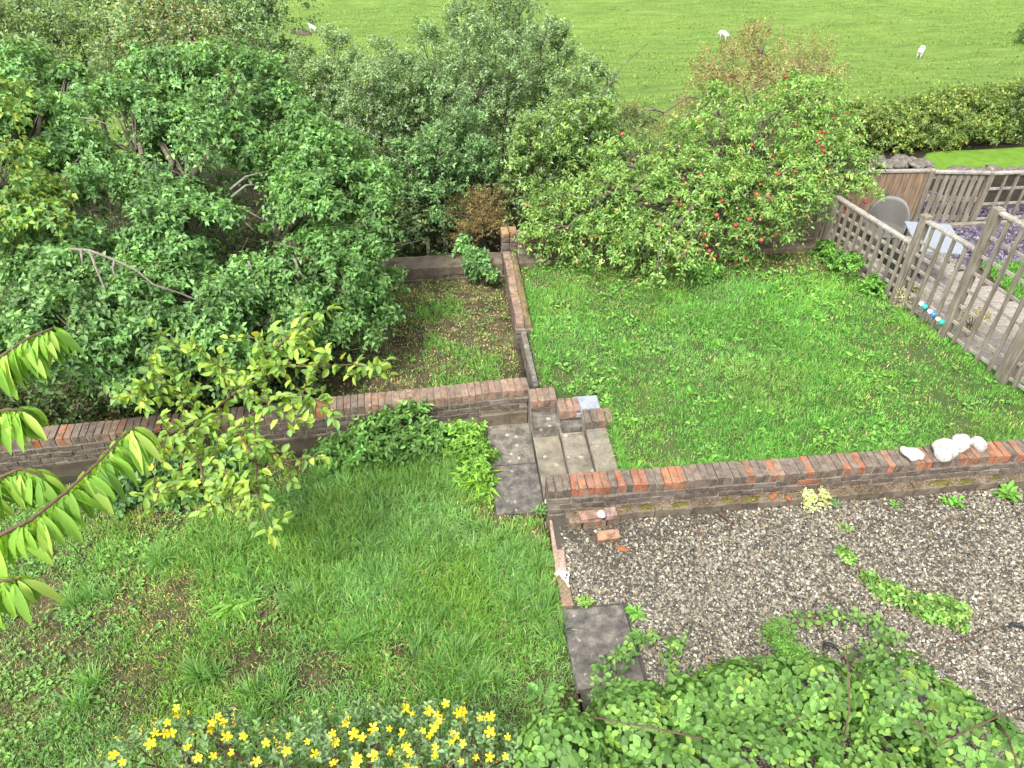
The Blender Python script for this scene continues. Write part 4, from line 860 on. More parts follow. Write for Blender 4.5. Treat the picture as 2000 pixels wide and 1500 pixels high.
# broad leaved weeds in the lawns
def weeds(name, n, poly, box, zf, dens, cols, label, seed, L=.05, W=.028, per=6, hz=.05, oval=True):
    g = np.random.default_rng(seed); X = box[0] + (box[1] - box[0]) * g.random(n); Y = box[2] + (box[3] - box[2]) * g.random(n)
    k = in_poly(X, Y, poly) & (g.random(n) < dens(X, Y)); X, Y = X[k], Y[k]; m = len(X)
    a = g.random((m, per)) * 6.283; r = .03 * g.random((m, per)); B = np.stack([X[:, None] + r * np.cos(a), Y[:, None] + r * np.sin(a), zf(X, Y)[:, None] + hz * g.random((m, per))], -1).reshape(-1, 3); a = a.ravel()
    A_ = np.stack([np.cos(a), np.sin(a), .3 + .4 * g.random(len(a))], -1); N = np.stack([-.3 * np.cos(a), -.3 * np.sin(a), 1 + 0 * a], -1) + g.normal(size=(len(a), 3)) * .2; s = .6 + .8 * g.random(len(a))
    C = palette(len(a), cols, None, .18, g) * np.repeat((1 + .12 * g.normal(size=m)).clip(.7, 1.4), per)[:, None]
    V, T, Q, C = leaves_geo(B, A_, N, L * s, W * s, C, oval=oval); return tag(obj(name, mesh_np(name, V, T, Q, C, M_LEAF)), label, kind='stuff')
weeds('lawn_weeds', 5200, BASE_LOW, (-6, .86, 1, 6.4), z_low, lambda x, y: np.clip((fbm(nC, x * 1.6 + 4, y * 1.6) - .42) * 3 + .25 * np.clip(x + .6, 0, 1), 0.02, 1), [(.085, .17, .05), (.07, .14, .045), (.11, .2, .05)], 'clover and dock leaves through the lower lawn', 51, .036, .022)
weeds('clover', 2200, UP_POLY, (1, 6.7, 5, 9.2), z_up, lambda x, y: np.clip((fbm(nB, x * 1.3 + 4, y * 1.3 + 2) - .4) * 3, 0.03, 1), [(.085, .19, .04), (.07, .155, .045), (.11, .225, .045)], 'clover and broad leaved weeds in the upper lawn', 52, .045, .028)
weeds('seedlings', 500, BK_POLY, (-3, .86, 6.4, 9.2), z_back, lambda x, y: x * 0 + .5, [(.08, .15, .04), (.07, .12, .035)], 'small weeds on the sunken back lawn', 53, .04, .022)

# ================================================================== SMALL PLANTS
def plant(name, label, base, parts, cat='plant', group=None, stems=None):
    t = thing(name, label, cat, base, group); o = obj('leaves' if False else 'foliage', foliage_mesh('foliage', parts), t); o['kind'] = 'stuff'
    mb = MB()
    for s in (stems if stems is not None else [(np.array(base) - (0, 0, .03), np.array(base) + (.01, .01, .12))]): mb.tube([s[0], (np.array(s[0]) * .5 + np.array(s[1]) * .5) + (.01, 0, .01), s[1]], [.007, .006, .003], 5)
    mb.obj('stem', M_TWIG, t); return t
def rosette(name, label, base, n, L, W, cols, seed, rise=.5, cat='plant', group=None):
    g = np.random.default_rng(seed); a = g.random(n) * 6.283; base = np.array(base, float); q = rise * (.3 + g.random(n))
    A_ = np.stack([np.cos(a), np.sin(a), q], -1); N = np.stack([-np.cos(a) * q, -np.sin(a) * q, 1 + 0 * a], -1) + g.normal(size=(n, 3)) * .15; s = .55 + .6 * g.random(n)
    return plant(name, label, base, [leaves_geo(np.repeat(base[None], n, 0) + g.normal(size=(n, 3)) * [.02, .02, .01] + [0, 0, .02], A_, N, L * s, W * s, palette(n, cols, None, .15, g), oval=True, curl=.35, fold=.15)], cat, group)
def bushy(name, label, base, lobes, clumps, per, sl, nl, L, W, cols, seed, w=None, droop=.3, oval=True, upbias=.4, cat='plant', group=None, **k):
    parts, cen = clumped_crown(lobes, clumps, per, sl, nl, L, W, cols, w, droop, upbias=upbias, oval=oval, seed=seed, **k)
    return plant(name, label, base, parts, cat, group, stems=[(np.array(base) - (0, 0, .05), q) for c, cc in cen for q in cc[:6]])
E3 = lambda x, y, z, a, b, c: (np.array([x, y, z], float), np.array([a, b, c], float))
NET = [(.09, .18, .055), (.115, .215, .065), (.07, .14, .045)]
bushy('nettle_patch', 'green nettle clump leaning on the left wall beside the landing', (-.75, 6.15, 0), [E3(-.8, 6.1, .1, .42, .2, .2), E3(-1.25, 6.05, .07, .22, .18, .14), E3(-.35, 6.12, .07, .3, .18, .15), E3(-.75, 6.22, .3, .12, .08, .1), E3(-.42, 6.27, .36, .05, .05, .12), E3(-.55, 6.27, .36, .05, .05, .12)], 60, 10, .14, 8, .065, .032, NET, 61, droop=.2, upbias=.8)
bushy('weed_clump', 'bright yellowish weed clump between nettles and landing', (.05, 6.1, 0), [E3(.05, 6.1, .08, .28, .18, .14), E3(.22, 5.75, .06, .15, .3, .1)], 30, 9, .1, 6, .06, .03, [(.12, .23, .04), (.1, .2, .04)], 62, droop=.2, upbias=.8)
rosette('dandelion', 'yellow green dandelion rosette sprawling against the landing edge', (.2, 5.55, .0), 46, .3, .05, [(.16, .29, .04), (.2, .32, .05), (.13, .24, .035)], 63, .45)
rosette('dandelion', 'bright rosette weed in the middle of the lower lawn', az(455, 1190, 0), 30, .2, .055, [(.13, .25, .05), (.11, .22, .045)], 64, .4)
rosette('dock_plant', 'broad leaved dock growing at the lawn edge near the bramble', az(1060, 1360, 0), 16, .16, .06, [(.08, .17, .05)], 65, .6)
for k, (px, py, s, cols, lab) in enumerate(((1865, 985, .1, [(.09, .24, .04)], 'small bright weed on gravel below the white stones, left of two'), (1845, 982, .06, [(.1, .22, .05)], 'tiny weed beside the small bright weed under the wall'), (1965, 968, .17, [(.08, .19, .035), (.1, .2, .05)], 'larger green tuft on gravel at the right end of the ledge'), (1245, 1140 + 110, .1, [(.08, .19, .045)], 'low weed at the right edge of the dark slab'), (1240, 1200, .12, [(.1, .22, .05)], 'green weed tuft beside the far corner of the dark slab'), (1140, 1180, .1, [(.11, .2, .045)], 'weed with yellow tips beside the timber edging'), (1630, 985, .06, [(.07, .16, .06)], 'tiny grey green seedling below the ledge'), (1650, 1035, .09, [(.09, .15, .06), (.12, .15, .08)], 'greyish seedling on gravel above the weed strip'), (1745, 988, .05, [(.1, .2, .05)], 'tiny seedling on gravel near the middle of the ledge'), (1055, 1000, .1, [(.07, .15, .045)], 'grass weed at the foot of the landing'))):
    z = z_grav(*az(px, py, .1)[:2]); p = az(px, py, float(z)); rosette('weed', lab, p, 34, s * .75, s * .3, cols, 70 + k, 1.0, 'weed')
p = az(1592, 975, .28); bushy('sedum', 'pale whitish green flowering plant rooted on the mossy ledge', p, [E3(p[0], p[1] - .02, p[2] + .03, .09, .08, .07)], 14, 10, .05, 6, .022, .016, [(.32, .36, .2), (.22, .3, .14), (.42, .42, .3)], 85, upbias=.6)
# strip of weeds across the gravel
wl = [az(x, y, .08) for x, y in ((1645, 1080), (1665, 1105), (1690, 1130), (1720, 1150), (1750, 1165), (1785, 1180), (1810, 1190), (1840, 1195), (1870, 1208))]; wr = (.03, .05, .06, .065, .07, .075, .09, .12, .1)
bushy('weed_strip', 'strip of low leafy weeds running across the gravel', wl[4], [E3(p[0], p[1], p[2] + .01, r, r * .8, r * .65) for p, r in zip(wl, wr)], 75, 7, .05, 6, .045, .028, [(.085, .18, .045), (.12, .21, .06), (.07, .14, .04), (.16, .22, .08)], 86, upbias=.5)
# low plants by the fence and rear wall
for k, (px, py, r, lab) in enumerate(((1612, 505, .13, 'small bright plant at the far foot of the lattice fence'), (1655, 540, .2, 'leafy weed clump against the lattice fence'), (1700, 570, .12, 'low dark weed below the lattice fence'), (1375, 545, .15, 'dark trailing weed on the upper lawn under the apple tree'))):
    p = az(px, py, .42); bushy('weed_clump', lab, p, [E3(p[0], p[1], .5, r, r, r * .8)], 16, 8, .09, 6, .05, .03, [(.09, .2, .04), (.075, .16, .04)], 90 + k, upbias=.6)
for k, (px, py, lab) in enumerate(((1770, 590, 'dry grey weed stalks at the foot of the second fence post'), (1895, 640, 'pale dry weed at the fence foot by the tall post'))):
    p = az(px, py, .45); bushy('dry_weed', lab, p, [E3(p[0], p[1], .55, .1, .14, .14)], 16, 8, .1, 7, .03, .012, [(.28, .26, .18), (.2, .2, .12), (.14, .13, .08), (.3, .3, .16)], 95 + k, upbias=.4, oval=False)

# ================================================================== TREES
PLUM = [(.07, .142, .056), (.092, .178, .07), (.054, .11, .047), (.12, .21, .085)]
YEL = [(.11, .18, .045), (.13, .2, .048), (.085, .15, .045), (.16, .2, .05)]
SAP = [(.1, .16, .09), (.13, .195, .108), (.08, .13, .07), (.155, .21, .135)]
LEFT = 'trees of the left thicket'
CK = lambda cl, cols=PLUM, **k: dict(dict(clumps=int(cl * .85), per=26, shoot_len=.16, nl=8, leafL=.062, leafW=.036, cols=cols, droop=.45, clump_r=.3, flat=.6), **k)
def gz(x, y): return .2 if y < 9.3 and x < .9 else float(terr(x, y))
tree('thicket_tree', 'large dense green tree in the middle of the left thicket', (-2.9, 8.0, .2), LB((380, 330, 8.8, .72), (300, 440, 8.2, .55), (450, 200, 9.3, .68), (250, 270, 8.9, .62), (395, 470, 8.1, .42), (330, 170, 9.6, .55), (520, 250, 9.4, .5)), .085, ad(340, 520, 8.6), CK(190), LEFT, seed=1)
tree('thicket_tree', 'bright green tree cascading to the right edge of the thicket above the sunken lawn', (-1.75, 8.75, .2), LB((620, 330, 9.0, .55), (650, 420, 8.7, .62), (690, 530, 8.7, .45), (620, 530, 8.4, .5), (690, 620, 8.7, .28), (580, 270, 9.2, .42), (730, 590, 8.8, .2), (600, 610, 8.3, .35), (690, 370, 9.0, .4)), .075, ad(540, 480, 8.9), CK(185, [(.078, .158, .056), (.102, .192, .07), (.064, .13, .048)]), LEFT, seed=2)
tree('thicket_tree', 'green tree at the left edge of the photo, high above the cherry twigs', (-5.3, 8.4, .1), LB((60, 290, 8.8, .66), (140, 350, 8.5, .55), (30, 190, 9.3, .6), (130, 200, 9.2, .5), (40, 430, 8.0, .42)), .09, ad(60, 480, 8.6), CK(130), LEFT, seed=3)
t_low = tree('thicket_bush', 'low spreading bush filling the bottom left of the thicket above the wall', (-3.7, 6.9, .2), LB((60, 560, 7.5, .5), (150, 640, 7.1, .42), (60, 690, 6.9, .36), (160, 530, 7.7, .45), (230, 600, 7.3, .4), (120, 560, 7.4, .4), (200, 720, 7.0, .3)), .06, ad(140, 690, 7.3), CK(130, PLUM + [(.1, .17, .075)]), LEFT, seed=4, cat='bush')
tree('thicket_bush', 'rounded green bush between the cascading tree and the low spreading bush', (-2.6, 7.0, .2), LB((310, 590, 7.5, .45), (390, 620, 7.6, .42), (330, 510, 8.0, .36), (470, 580, 8.1, .42), (540, 640, 8.1, .34), (430, 680, 7.4, .3), (300, 680, 7.2, .35), (560, 560, 8.4, .35)), .055, ad(390, 680, 7.7), CK(140, PLUM + [(.1, .19, .06)]), LEFT, seed=5, cat='bush')
tree('plum_branch_tree', 'yellow tinged small leaved tree at the far left edge, under the tall green tree', (-5.2, 7.3, .1), LB((20, 350, 7.4, .3), (50, 400, 7.3, .26), (90, 440, 7.2, .16), (20, 430, 7.2, .25), (0, 200, 8.0, .25)), .05, ad(-60, 480, 7.4), CK(38, YEL + PLUM[:2], leafL=.07, leafW=.042, clump_r=.4, per=14), seed=6)
# tangle of thin stems and dark low growth that fills the gaps
g = np.random.default_rng(71)
for nm, lab, x0, x1, y0, y1, z1, n in (('thorn_tangle', 'tangle of thin grey stems inside the dark of the left thicket', -6.5, -1.0, 7.2, 9.3, 2.1, 420),):
    mb = MB()
    for i in range(n):
        a = np.array([g.uniform(x0, x1), g.uniform(y0, y1), g.uniform(.1, z1 * .8)]); d = unit(g.normal(size=3) * [1, .7, .8] + [0, -.1, .35]); L = g.uniform(.3, .9); mb.tube([a, a + d * L * .5 + g.normal(size=3) * .04, a + d * L + g.normal(size=3) * .07], [.009, .007, .003], 4, cap=False)
    tag(mb.obj(nm, M_BARK, None), lab, kind='stuff')
X = g.uniform(-7.5, .6, 26000); Y = g.uniform(6.5, 12.2, 26000); k = g.random(26000) < np.where(Y < 9.35, np.clip((-X - 1.0) / .8, 0, 1), np.where(Y > 9.6, .8, 0)); X, Y = X[k], Y[k]; n = len(X)
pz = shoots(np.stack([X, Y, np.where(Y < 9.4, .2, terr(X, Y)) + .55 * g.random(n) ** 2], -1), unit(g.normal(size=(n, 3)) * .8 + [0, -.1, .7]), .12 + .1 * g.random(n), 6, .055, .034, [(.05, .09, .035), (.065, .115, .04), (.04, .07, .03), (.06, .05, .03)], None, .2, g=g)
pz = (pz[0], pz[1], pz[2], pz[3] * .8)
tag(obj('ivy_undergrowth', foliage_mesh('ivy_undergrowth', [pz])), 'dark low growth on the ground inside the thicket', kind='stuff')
# bare pale limbs that show in front of the dark gaps
def bare(parent, segs, r, m=M_BARK_PALE):
    for s in segs:
        mb = MB(); pts = [ad(x, y, d) for x, y, d in s]; mb.tube(pts, list(np.linspace(r, r * .35, len(pts))), 6); mb.obj('dead_branch', m, parent, smooth=True)
bare(t_low, [[(135, 486, 7.0), (175, 489, 6.95), (225, 508, 6.95), (265, 527, 7.0), (300, 556, 7.05), (350, 572, 7.2), (390, 588, 7.3), (405, 612, 7.4)], [(175, 490, 6.95), (190, 530, 6.95), (205, 565, 7.0), (220, 590, 7.0)], [(224, 508, 6.95), (220, 525, 6.95), (226, 545, 6.95)], [(158, 488, 6.95), (160, 505, 6.95), (162, 520, 6.95)]], .014)
bare(t_low, [[(485, 510, 8.0), (492, 530, 8.0), (490, 550, 8.0), (482, 570, 8.0)], [(490, 528, 8.0), (505, 540, 8.0)], [(450, 370, 8.2), (480, 345, 8.2), (520, 335, 8.3)], [(452, 385, 8.2), (480, 362, 8.2), (505, 360, 8.3)], [(575, 505, 8.1), (585, 530, 8.1), (595, 545, 8.1)]], .016)
bare(t_low, [[(440, 395, 8.1), (480, 410, 8.1), (515, 430, 8.1)], [(440, 400, 8.1), (470, 425, 8.1), (495, 450, 8.1)], [(160, 230, 8.2), (185, 233, 8.2), (215, 245, 8.2)], [(350, 410, 8.0), (390, 395, 8.0)], [(120, 350, 8.1), (150, 400, 8.2), (165, 440, 8.3)]], .011)
# saplings: several upright leafy stems from one stool
def spires(name, label, rows, cl, cols, seed, group, leafL=.05, leafW=.026, r0=.028, per=9, nl=8, dead=0):
    base = None; g = np.random.default_rng(seed); parts = []
    for px, py, d, r, pb in rows:
        top = ad(px, py, d); b = np.array([top[0] * .97 + g.normal() * .1, top[1] - .1 + g.normal() * .1, 0]); b[2] = gz(b[0], b[1]) 
        if base is None: base = b; t = thing(name, label, 'tree', tuple(b), group)
        zb = max(b[2] + .3, float(CAM_H + (ray(px, pb) * d)[2])); Ht = top[2] - zb
        mb = MB(); n = 7; pts = [b * (1 - i / (n - 1)) + top * (i / (n - 1)) + g.normal(size=3) * .04 for i in range(n)]; mb.tube(pts, list(np.linspace(r0, .005, n)), 6); mb.obj('stem', M_BARK, t, smooth=True)
        for q in range(3): parts += clumped_crown([(np.array([b[0] * (1 - f) + top[0] * f, b[1] * (1 - f) + top[1] * f, zb + Ht * f]), np.array([r * k, r * k, Ht * .24])) for f, k in ((.2, 1.0), (.5, .9), (.82, .72))][q:q + 1], int(cl * (1, .95, .85)[q] * Ht), per, .16, nl, leafL, leafW, cols, None, .1, upbias=1.1, clump_r=.3, seed=seed * 31 + q + int(px))[0]
        tw = MB()
        for q in range(26):
            f = .1 + .85 * g.random(); a = pts[int(f * 6)]; dd = rand_dir(1, g)[0]; dd[2] = abs(dd[2]) + .8; tw.tube([a, a + unit(dd) * r * .7, a + unit(dd) * r * 1.2 + (0, 0, .08)], [.008, .006, .003], 4, cap=False)
        tw.obj('twigs' if False else 'twig', M_BARK, t)
    o = obj('crown', foliage_mesh('crown', parts), t); o['kind'] = 'stuff'; return t
SG = 'upright saplings along the back boundary'
spires('sapling', 'tallest grey green sapling at the centre back, its top cut by the photo edge', [(960, -60, 12.6, .42, 420), (905, 10, 12.5, .36, 420), (1015, -45, 12.6, .42, 420), (1060, 40, 12.4, .34, 400), (935, 60, 12.0, .4, 430), (1000, 90, 12.0, .4, 440)], 15, SAP, 21, SG)
spires('sapling', 'slender sapling beside the cascading tree, leftmost of the upright row', [(655, 75, 12.6, .3, 380), (690, 120, 12.3, .32, 400), (625, 130, 12.6, .3, 360), (600, 105, 13, .22, 300)], 13, SAP, 22, SG)
spires('sapling', 'upright sapling second from the left in the back row', [(745, 95, 12.6, .32, 400), (775, 120, 12.2, .34, 430), (715, 140, 12.0, .34, 430)], 14, SAP, 23, SG)
spires('sapling', 'bushy sapling just left of the tallest one', [(830, 65, 12.7, .34, 420), (860, 110, 12.2, .36, 440), (805, 130, 12.1, .34, 440), (885, 180, 11.8, .36, 450)], 15, SAP + PLUM[:1], 24, SG)
spires('sapling', 'sapling with thin top standing right of the tallest one', [(1100, 75, 12.4, .24, 380), (1110, 160, 12.0, .34, 420), (1150, 130, 12.3, .28, 360), (1185, 150, 12.2, .16, 300)], 14, SAP + YEL[:1], 25, SG)
spires('sapling', 'lower leafy sapling in front of the dark gap beside the sunken lawn', [(860, 260, 11.2, .38, 470), (800, 290, 11.2, .34, 460), (920, 240, 11.3, .36, 430), (755, 330, 11.2, .26, 460)], 17, PLUM[:3] + SAP[:2], 26, SG, .06, .034)
spires('sapling', 'yellowish green sapling between the tallest one and the apple tree', [(1075, 220, 11.4, .36, 420), (1135, 215, 11.3, .34, 400), (1030, 250, 11.2, .34, 430), (1180, 210, 11.5, .22, 340)], 16, SAP[:2] + YEL[:2], 27, SG, .058, .03)
BGK = dict(clumps=290, per=9, shoot_len=.22, nl=7, leafL=.062, leafW=.034, cols=SAP[:3] + [(.14, .19, .08)], droop=.1, upbias=.9, clump_r=.45)
TG = 'thin trees behind the thicket'
tree('thin_tree', 'thin grey trunked tree behind the thicket at the top left', (-5.6, 13.6, float(terr(-5.6, 13.6))), LB((100, 30, 13, .8), (200, 60, 13, .7), (40, 80, 12.6, .7), (170, -20, 13.4, .8), (250, 10, 13.4, .6), (20, 0, 12.8, .7), (110, 100, 12.4, .6), (-20, 60, 12.4, .7), (240, 90, 12.4, .5)), .045, ad(150, 70, 13.2), BGK, TG, seed=31)
tree('thin_tree', 'thin tree with bare dark stems behind the thicket, near the pasture edge', (-3.2, 13.8, float(terr(-3.2, 13.8))), LB((470, 40, 13.2, .6), (540, 30, 13.2, .5), (420, 20, 13.4, .6), (500, 100, 13, .5), (560, -10, 13.4, .5)), .04, ad(472, 60, 13.3), dict(BGK, clumps=130, cols=SAP[:3]), TG, seed=32)
tree('thin_tree', 'thin tree with pale mixed foliage behind the thicket, between the other two', (-4.4, 13.2, float(terr(-4.4, 13.2))), LB((320, 40, 13, .7), (380, 90, 12.8, .6), (290, 110, 12.6, .6), (350, -20, 13.4, .7)), .04, ad(320, 80, 12.9), dict(BGK, clumps=160, cols=SAP + [(.2, .21, .11), (.16, .13, .08)]), TG, seed=33)
# undergrowth that closes the dark ground under the saplings
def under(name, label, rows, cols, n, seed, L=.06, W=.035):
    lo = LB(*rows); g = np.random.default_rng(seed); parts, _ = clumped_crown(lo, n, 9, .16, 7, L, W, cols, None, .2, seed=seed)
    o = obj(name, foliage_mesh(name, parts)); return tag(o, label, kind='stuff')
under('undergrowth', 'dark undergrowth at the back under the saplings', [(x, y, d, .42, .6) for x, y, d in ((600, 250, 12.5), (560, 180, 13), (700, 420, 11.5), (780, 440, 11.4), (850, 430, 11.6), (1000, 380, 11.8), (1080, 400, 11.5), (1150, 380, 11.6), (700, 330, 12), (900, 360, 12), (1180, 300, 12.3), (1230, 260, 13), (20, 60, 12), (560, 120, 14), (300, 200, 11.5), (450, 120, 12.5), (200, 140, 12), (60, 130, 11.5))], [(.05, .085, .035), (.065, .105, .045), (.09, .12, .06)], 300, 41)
# golden brown dying shrub and small neighbours
parts_g = dict(clumps=70, per=12, shoot_len=.18, nl=9, leafL=.035, leafW=.014, cols=[(.115, .09, .045), (.09, .066, .036), (.15, .12, .055), (.085, .09, .038)], droop=.15, upbias=.7, clump_r=.4)
tree('dying_shrub', 'golden brown dying conifer shrub behind the corner of the walls', (.6, 10.4, float(terr(.6, 10.4))), LB((930, 430, 11.5, .36, .9), (905, 415, 11.5, .22), (965, 400, 11.6, .25), (920, 470, 11.3, .2), (955, 450, 11.4, .25)), .04, ad(935, 450, 11.5), parts_g, seed=34, cat='shrub')
bushy('corner_bush', 'small dark green bush growing by the wall corner on the sunken lawn', (.55, 9.0, .2), LB((938, 518, 10.5, .12), (925, 500, 10.5, .08), (945, 535, 10.4, .08), (903, 475, 10.7, .06)), 22, 9, .1, 7, .06, .036, PLUM, 36)

# ---- apple tree
AP_L = LB((1090, 440, 10.5, .46), (1050, 480, 10.2, .25), (1180, 400, 10.5, .5), (1160, 480, 10.3, .35), (1270, 420, 10.3, .52), (1260, 480, 10.0, .36), (1340, 370, 10.5, .55), (1340, 460, 10.1, .38), (1440, 400, 10.3, .55), (1480, 450, 10.2, .34), (1540, 370, 10.4, .5), (1600, 320, 10.7, .5), (1660, 340, 10.6, .34), (1590, 240, 11.1, .46), (1500, 270, 11.0, .55), (1560, 190, 11.4, .3), (1400, 290, 11.1, .5), (1300, 300, 11.2, .42), (1610, 190, 11.4, .24), (1690, 360, 10.5, .16), (1400, 220, 11.5, .35), (1220, 330, 10.9, .4), (1280, 530, 9.7, .12), (1330, 510, 9.8, .16))
APC = [(.09, .17, .05), (.12, .205, .06), (.072, .135, .045), (.145, .225, .07), (.175, .225, .075), (.22, .16, .08)]
at_ = tree('apple_tree', 'spreading apple tree with red apples drooping over the rear wall', (4.0, 10.1, float(terr(4.0, 10.1))), AP_L, .09, ad(1400, 400, 11.0), dict(clumps=430, per=11, shoot_len=.17, nl=8, leafL=.062, leafW=.028, cols=APC, w=[.3, .25, .22, .14, .06, .03], droop=.35, clump_r=.4), seed=35, limb_r=.5)
APX = [(1535, 150), (1536, 167), (1570, 197), (1586, 185), (1627, 209), (1631, 191), (1628, 231), (1610, 257), (1555, 243), (1508, 253), (1596, 275), (1606, 284), (1609, 295), (1610, 313), (1604, 336), (1455, 324), (1549, 355), (1695, 371), (1690, 394), (1651, 407), (1652, 418), (1519, 410), (1495, 420), (1463, 428), (1437, 440), (1441, 458), (1516, 458), (1487, 469), (1410, 392), (1411, 370), (1369, 343), (1384, 490), (1397, 500), (1455, 503), (1468, 283), (1380, 480), (1375, 460), (1500, 383), (1553, 335), (1612, 345), (1620, 330), (1478, 380), (1330, 400), (1290, 440), (1215, 262), (1560, 300), (1640, 300), (1400, 420), (1520, 340), (1596, 310), (1345, 480), (1600, 260), (1575, 420)]
apm = []
for m_ in M_APPLE:
    bm = bmesh.new(); bmesh.ops.create_uvsphere(bm, u_segments=12, v_segments=8, radius=1)
    for v in bm.verts: v.co.z *= .9; v.co.z -= .22 * max(0, 1 - 2.5 * v.co.xy.length) * (1 if v.co.z > 0 else -.5)
    for f in bm.faces: f.smooth = True
    me = bpy.data.meshes.new('apple'); bm.to_mesh(me); bm.free(); me.materials.append(m_); apm.append(me)
AP_BIG = [(c, r * .99) for c, r in AP_L]
for i, (px, py) in enumerate(APX):
    p = ell_hit(px, py, AP_BIG, 10.4); o = bpy.data.objects.new('apple', apm[(0, 0, 0, 1)[i % 4]] if i < 30 else apm[(0, 1, 1)[i % 3]]); o.location = p; s = BR.uniform(.023, .033); o.scale = (s, s, s); o.rotation_euler = (BR.uniform(-.4, .4), BR.uniform(-.4, .4), 0); link(o, at_)
g = np.random.default_rng(77)
for i in range(60):
    px, py = 1060 + 560 * g.random(), 290 + 230 * g.random(); p = ell_hit(px, py, AP_BIG, 10.4)
    if not any(((p - c) / (r * 1.2) @ ((p - c) / (r * 1.2))) < 1.05 for c, r in AP_L): continue
    o = bpy.data.objects.new('apple', apm[2 if i % 3 else 1]); o.location = p; s = BR.uniform(.015, .022); o.scale = (s, s, s); link(o, at_)
for k, (px, py, lab) in enumerate(((1440, 512, 'red windfall apple on the upper lawn beneath the tree'), (1395, 512, 'pinkish windfall apple left of the red one beneath the tree'))):
    p = az(px, py + 4, .46); o = obj('windfall_apple', apm[k].copy(), None, p); o.scale = (.035,) * 3; tag(o, lab, 'apple', 'windfall apples')
# arching bare shoots above the crown
bare(at_, [[(1180, 180, 11.6), (1200, 150, 11.7), (1225, 120, 11.8), (1265, 85, 11.9)], [(1500, 330, 10.5), (1480, 340, 10.4), (1440, 360, 10.2)], [(1300, 420, 10.0), (1330, 395, 10.0), (1350, 370, 10.0)], [(1690, 322, 10.4), (1715, 340, 10.4)]], .012, M_BARK)
# ---- russet bush, hedge
tree('russet_bush', 'tall pinkish brown seeding bush between the apple tree and the pasture', (6.3, 14.6, float(terr(6.3, 14.6))), LB((1490, 100, 15.2, .5), (1420, 150, 15, .6), (1560, 140, 15.2, .62), (1480, 180, 14.8, .6), (1380, 190, 14.8, .5), (1610, 140, 15.4, .36, .6), (1340, 240, 14.4, .4), (1470, 80, 15.4, .26), (1250, 250, 14, .4, .6)), .05, ad(1470, 230, 15), dict(clumps=150, per=10, shoot_len=.22, nl=8, leafL=.05, leafW=.024, cols=[(.14, .095, .07), (.18, .12, .09), (.12, .14, .055), (.15, .175, .07), (.09, .115, .045), (.2, .17, .1)], droop=.1, upbias=1.0, clump_r=.45), seed=36, cat='bush')
HL = []
for i in range(13):
    f = i / 12; b = tz(1660 + 370 * f, 308 - 34 * f); hh = .62 + .3 * f; HL.append((b + np.array([.2, .6, .42 * hh + .05 * math.sin(i * 2)]), np.array([.62, .7, .66 * hh + .05 * math.sin(i * 1.3)])))
hp, hc = clumped_crown(HL, 430, 12, .16, 8, .06, .04, [(.07, .115, .04), (.095, .15, .045), (.13, .18, .05), (.2, .2, .06), (.055, .09, .035)], [.27, .28, .23, .1, .12], .15, seed=37, clump_r=.35)
hg = thing('hedge', 'clipped dark green and yellowish hedge between the mown strip and the pasture', 'hedge', tuple(HL[0][0] - (0, .6, .6)))
o = obj('foliage', foliage_mesh('foliage', hp), hg); o['kind'] = 'stuff'
hm = MB()
for c, r in HL: 
    for q in range(3): a = c + np.array([BR.uniform(-.3, .3), BR.uniform(-.3, .3), -.75]); hm.tube([a, a + (BR.uniform(-.1, .1), BR.uniform(-.1, .1), .6), a + (BR.uniform(-.3, .3), BR.uniform(-.3, .3), 1.2)], [.025, .018, .006], 5)
hm.obj('stem', M_BARK, hg)
bushy('dark_shrub', 'dark blue green conifer at the right end of the hedge', tz(1995, 285), [(tz(1992, 285) + np.array([.3, .2, .6]), np.array([.5, .5, .8]))], 50, 12, .16, 9, .045, .014, [(.03, .055, .035), (.045, .075, .045)], 38, oval=False, cat='shrub')
bushy('pasture_bush', 'dark bush in the pasture cut by the right edge of the photo', tz(2012, 85), [(tz(2012, 85) + np.array([.4, 0, .5]), np.array([.9, .8, .8]))], 60, 10, .3, 7, .12, .07, [(.06, .11, .04), (.08, .14, .045)], 39, cat='bush')
rock('bare_mound', tz(590, 66), (1.0, .5, .25), M_SOIL, 'patch of bare brown soil in the pasture beside the thicket', 'mound', 9)

# ================================================================== PLUM WITH YELLOWING LEAVES, in front of the left wall
def leaf_mesh(L, W, fold, curl, seed, m):
    r = random.Random(seed); vs = []; n = 5
    for i in range(n + 1):
        t = i / n; w = W * math.sin(math.pi * min(1, t * .93 + .035)) ** .8 * .5 * (1.15 - .3 * t); z = -curl * L * t * t
        vs += [(t * L, -w, z + fold * w + r.uniform(-.02, .02) * W), (t * L, 0, z), (t * L, w, z + fold * w + r.uniform(-.02, .02) * W)]
    fs = []
    for i in range(n): a = i * 3; fs += [(a, a + 1, a + 4, a + 3), (a + 1, a + 2, a + 5, a + 4)]
    me = bpy.data.meshes.new('leaf'); me.from_pydata(vs, [], fs); me.materials.append(m); me.polygons.foreach_set('use_smooth', [True] * len(me.polygons)); return me
def place_leaf(name, me, p, axis, nrm, s, c, parent):
    a = Vector(axis).normalized(); n = Vector(nrm); n = (n - a * n.dot(a)).normalized(); b = n.cross(a)
    M = Matrix((a, b, n)).transposed(); o = bpy.data.objects.new(name, me); o.location = p; o.rotation_euler = M.to_euler(); o.scale = (s, s, s); o.color = (*c, 1); return link(o, parent)
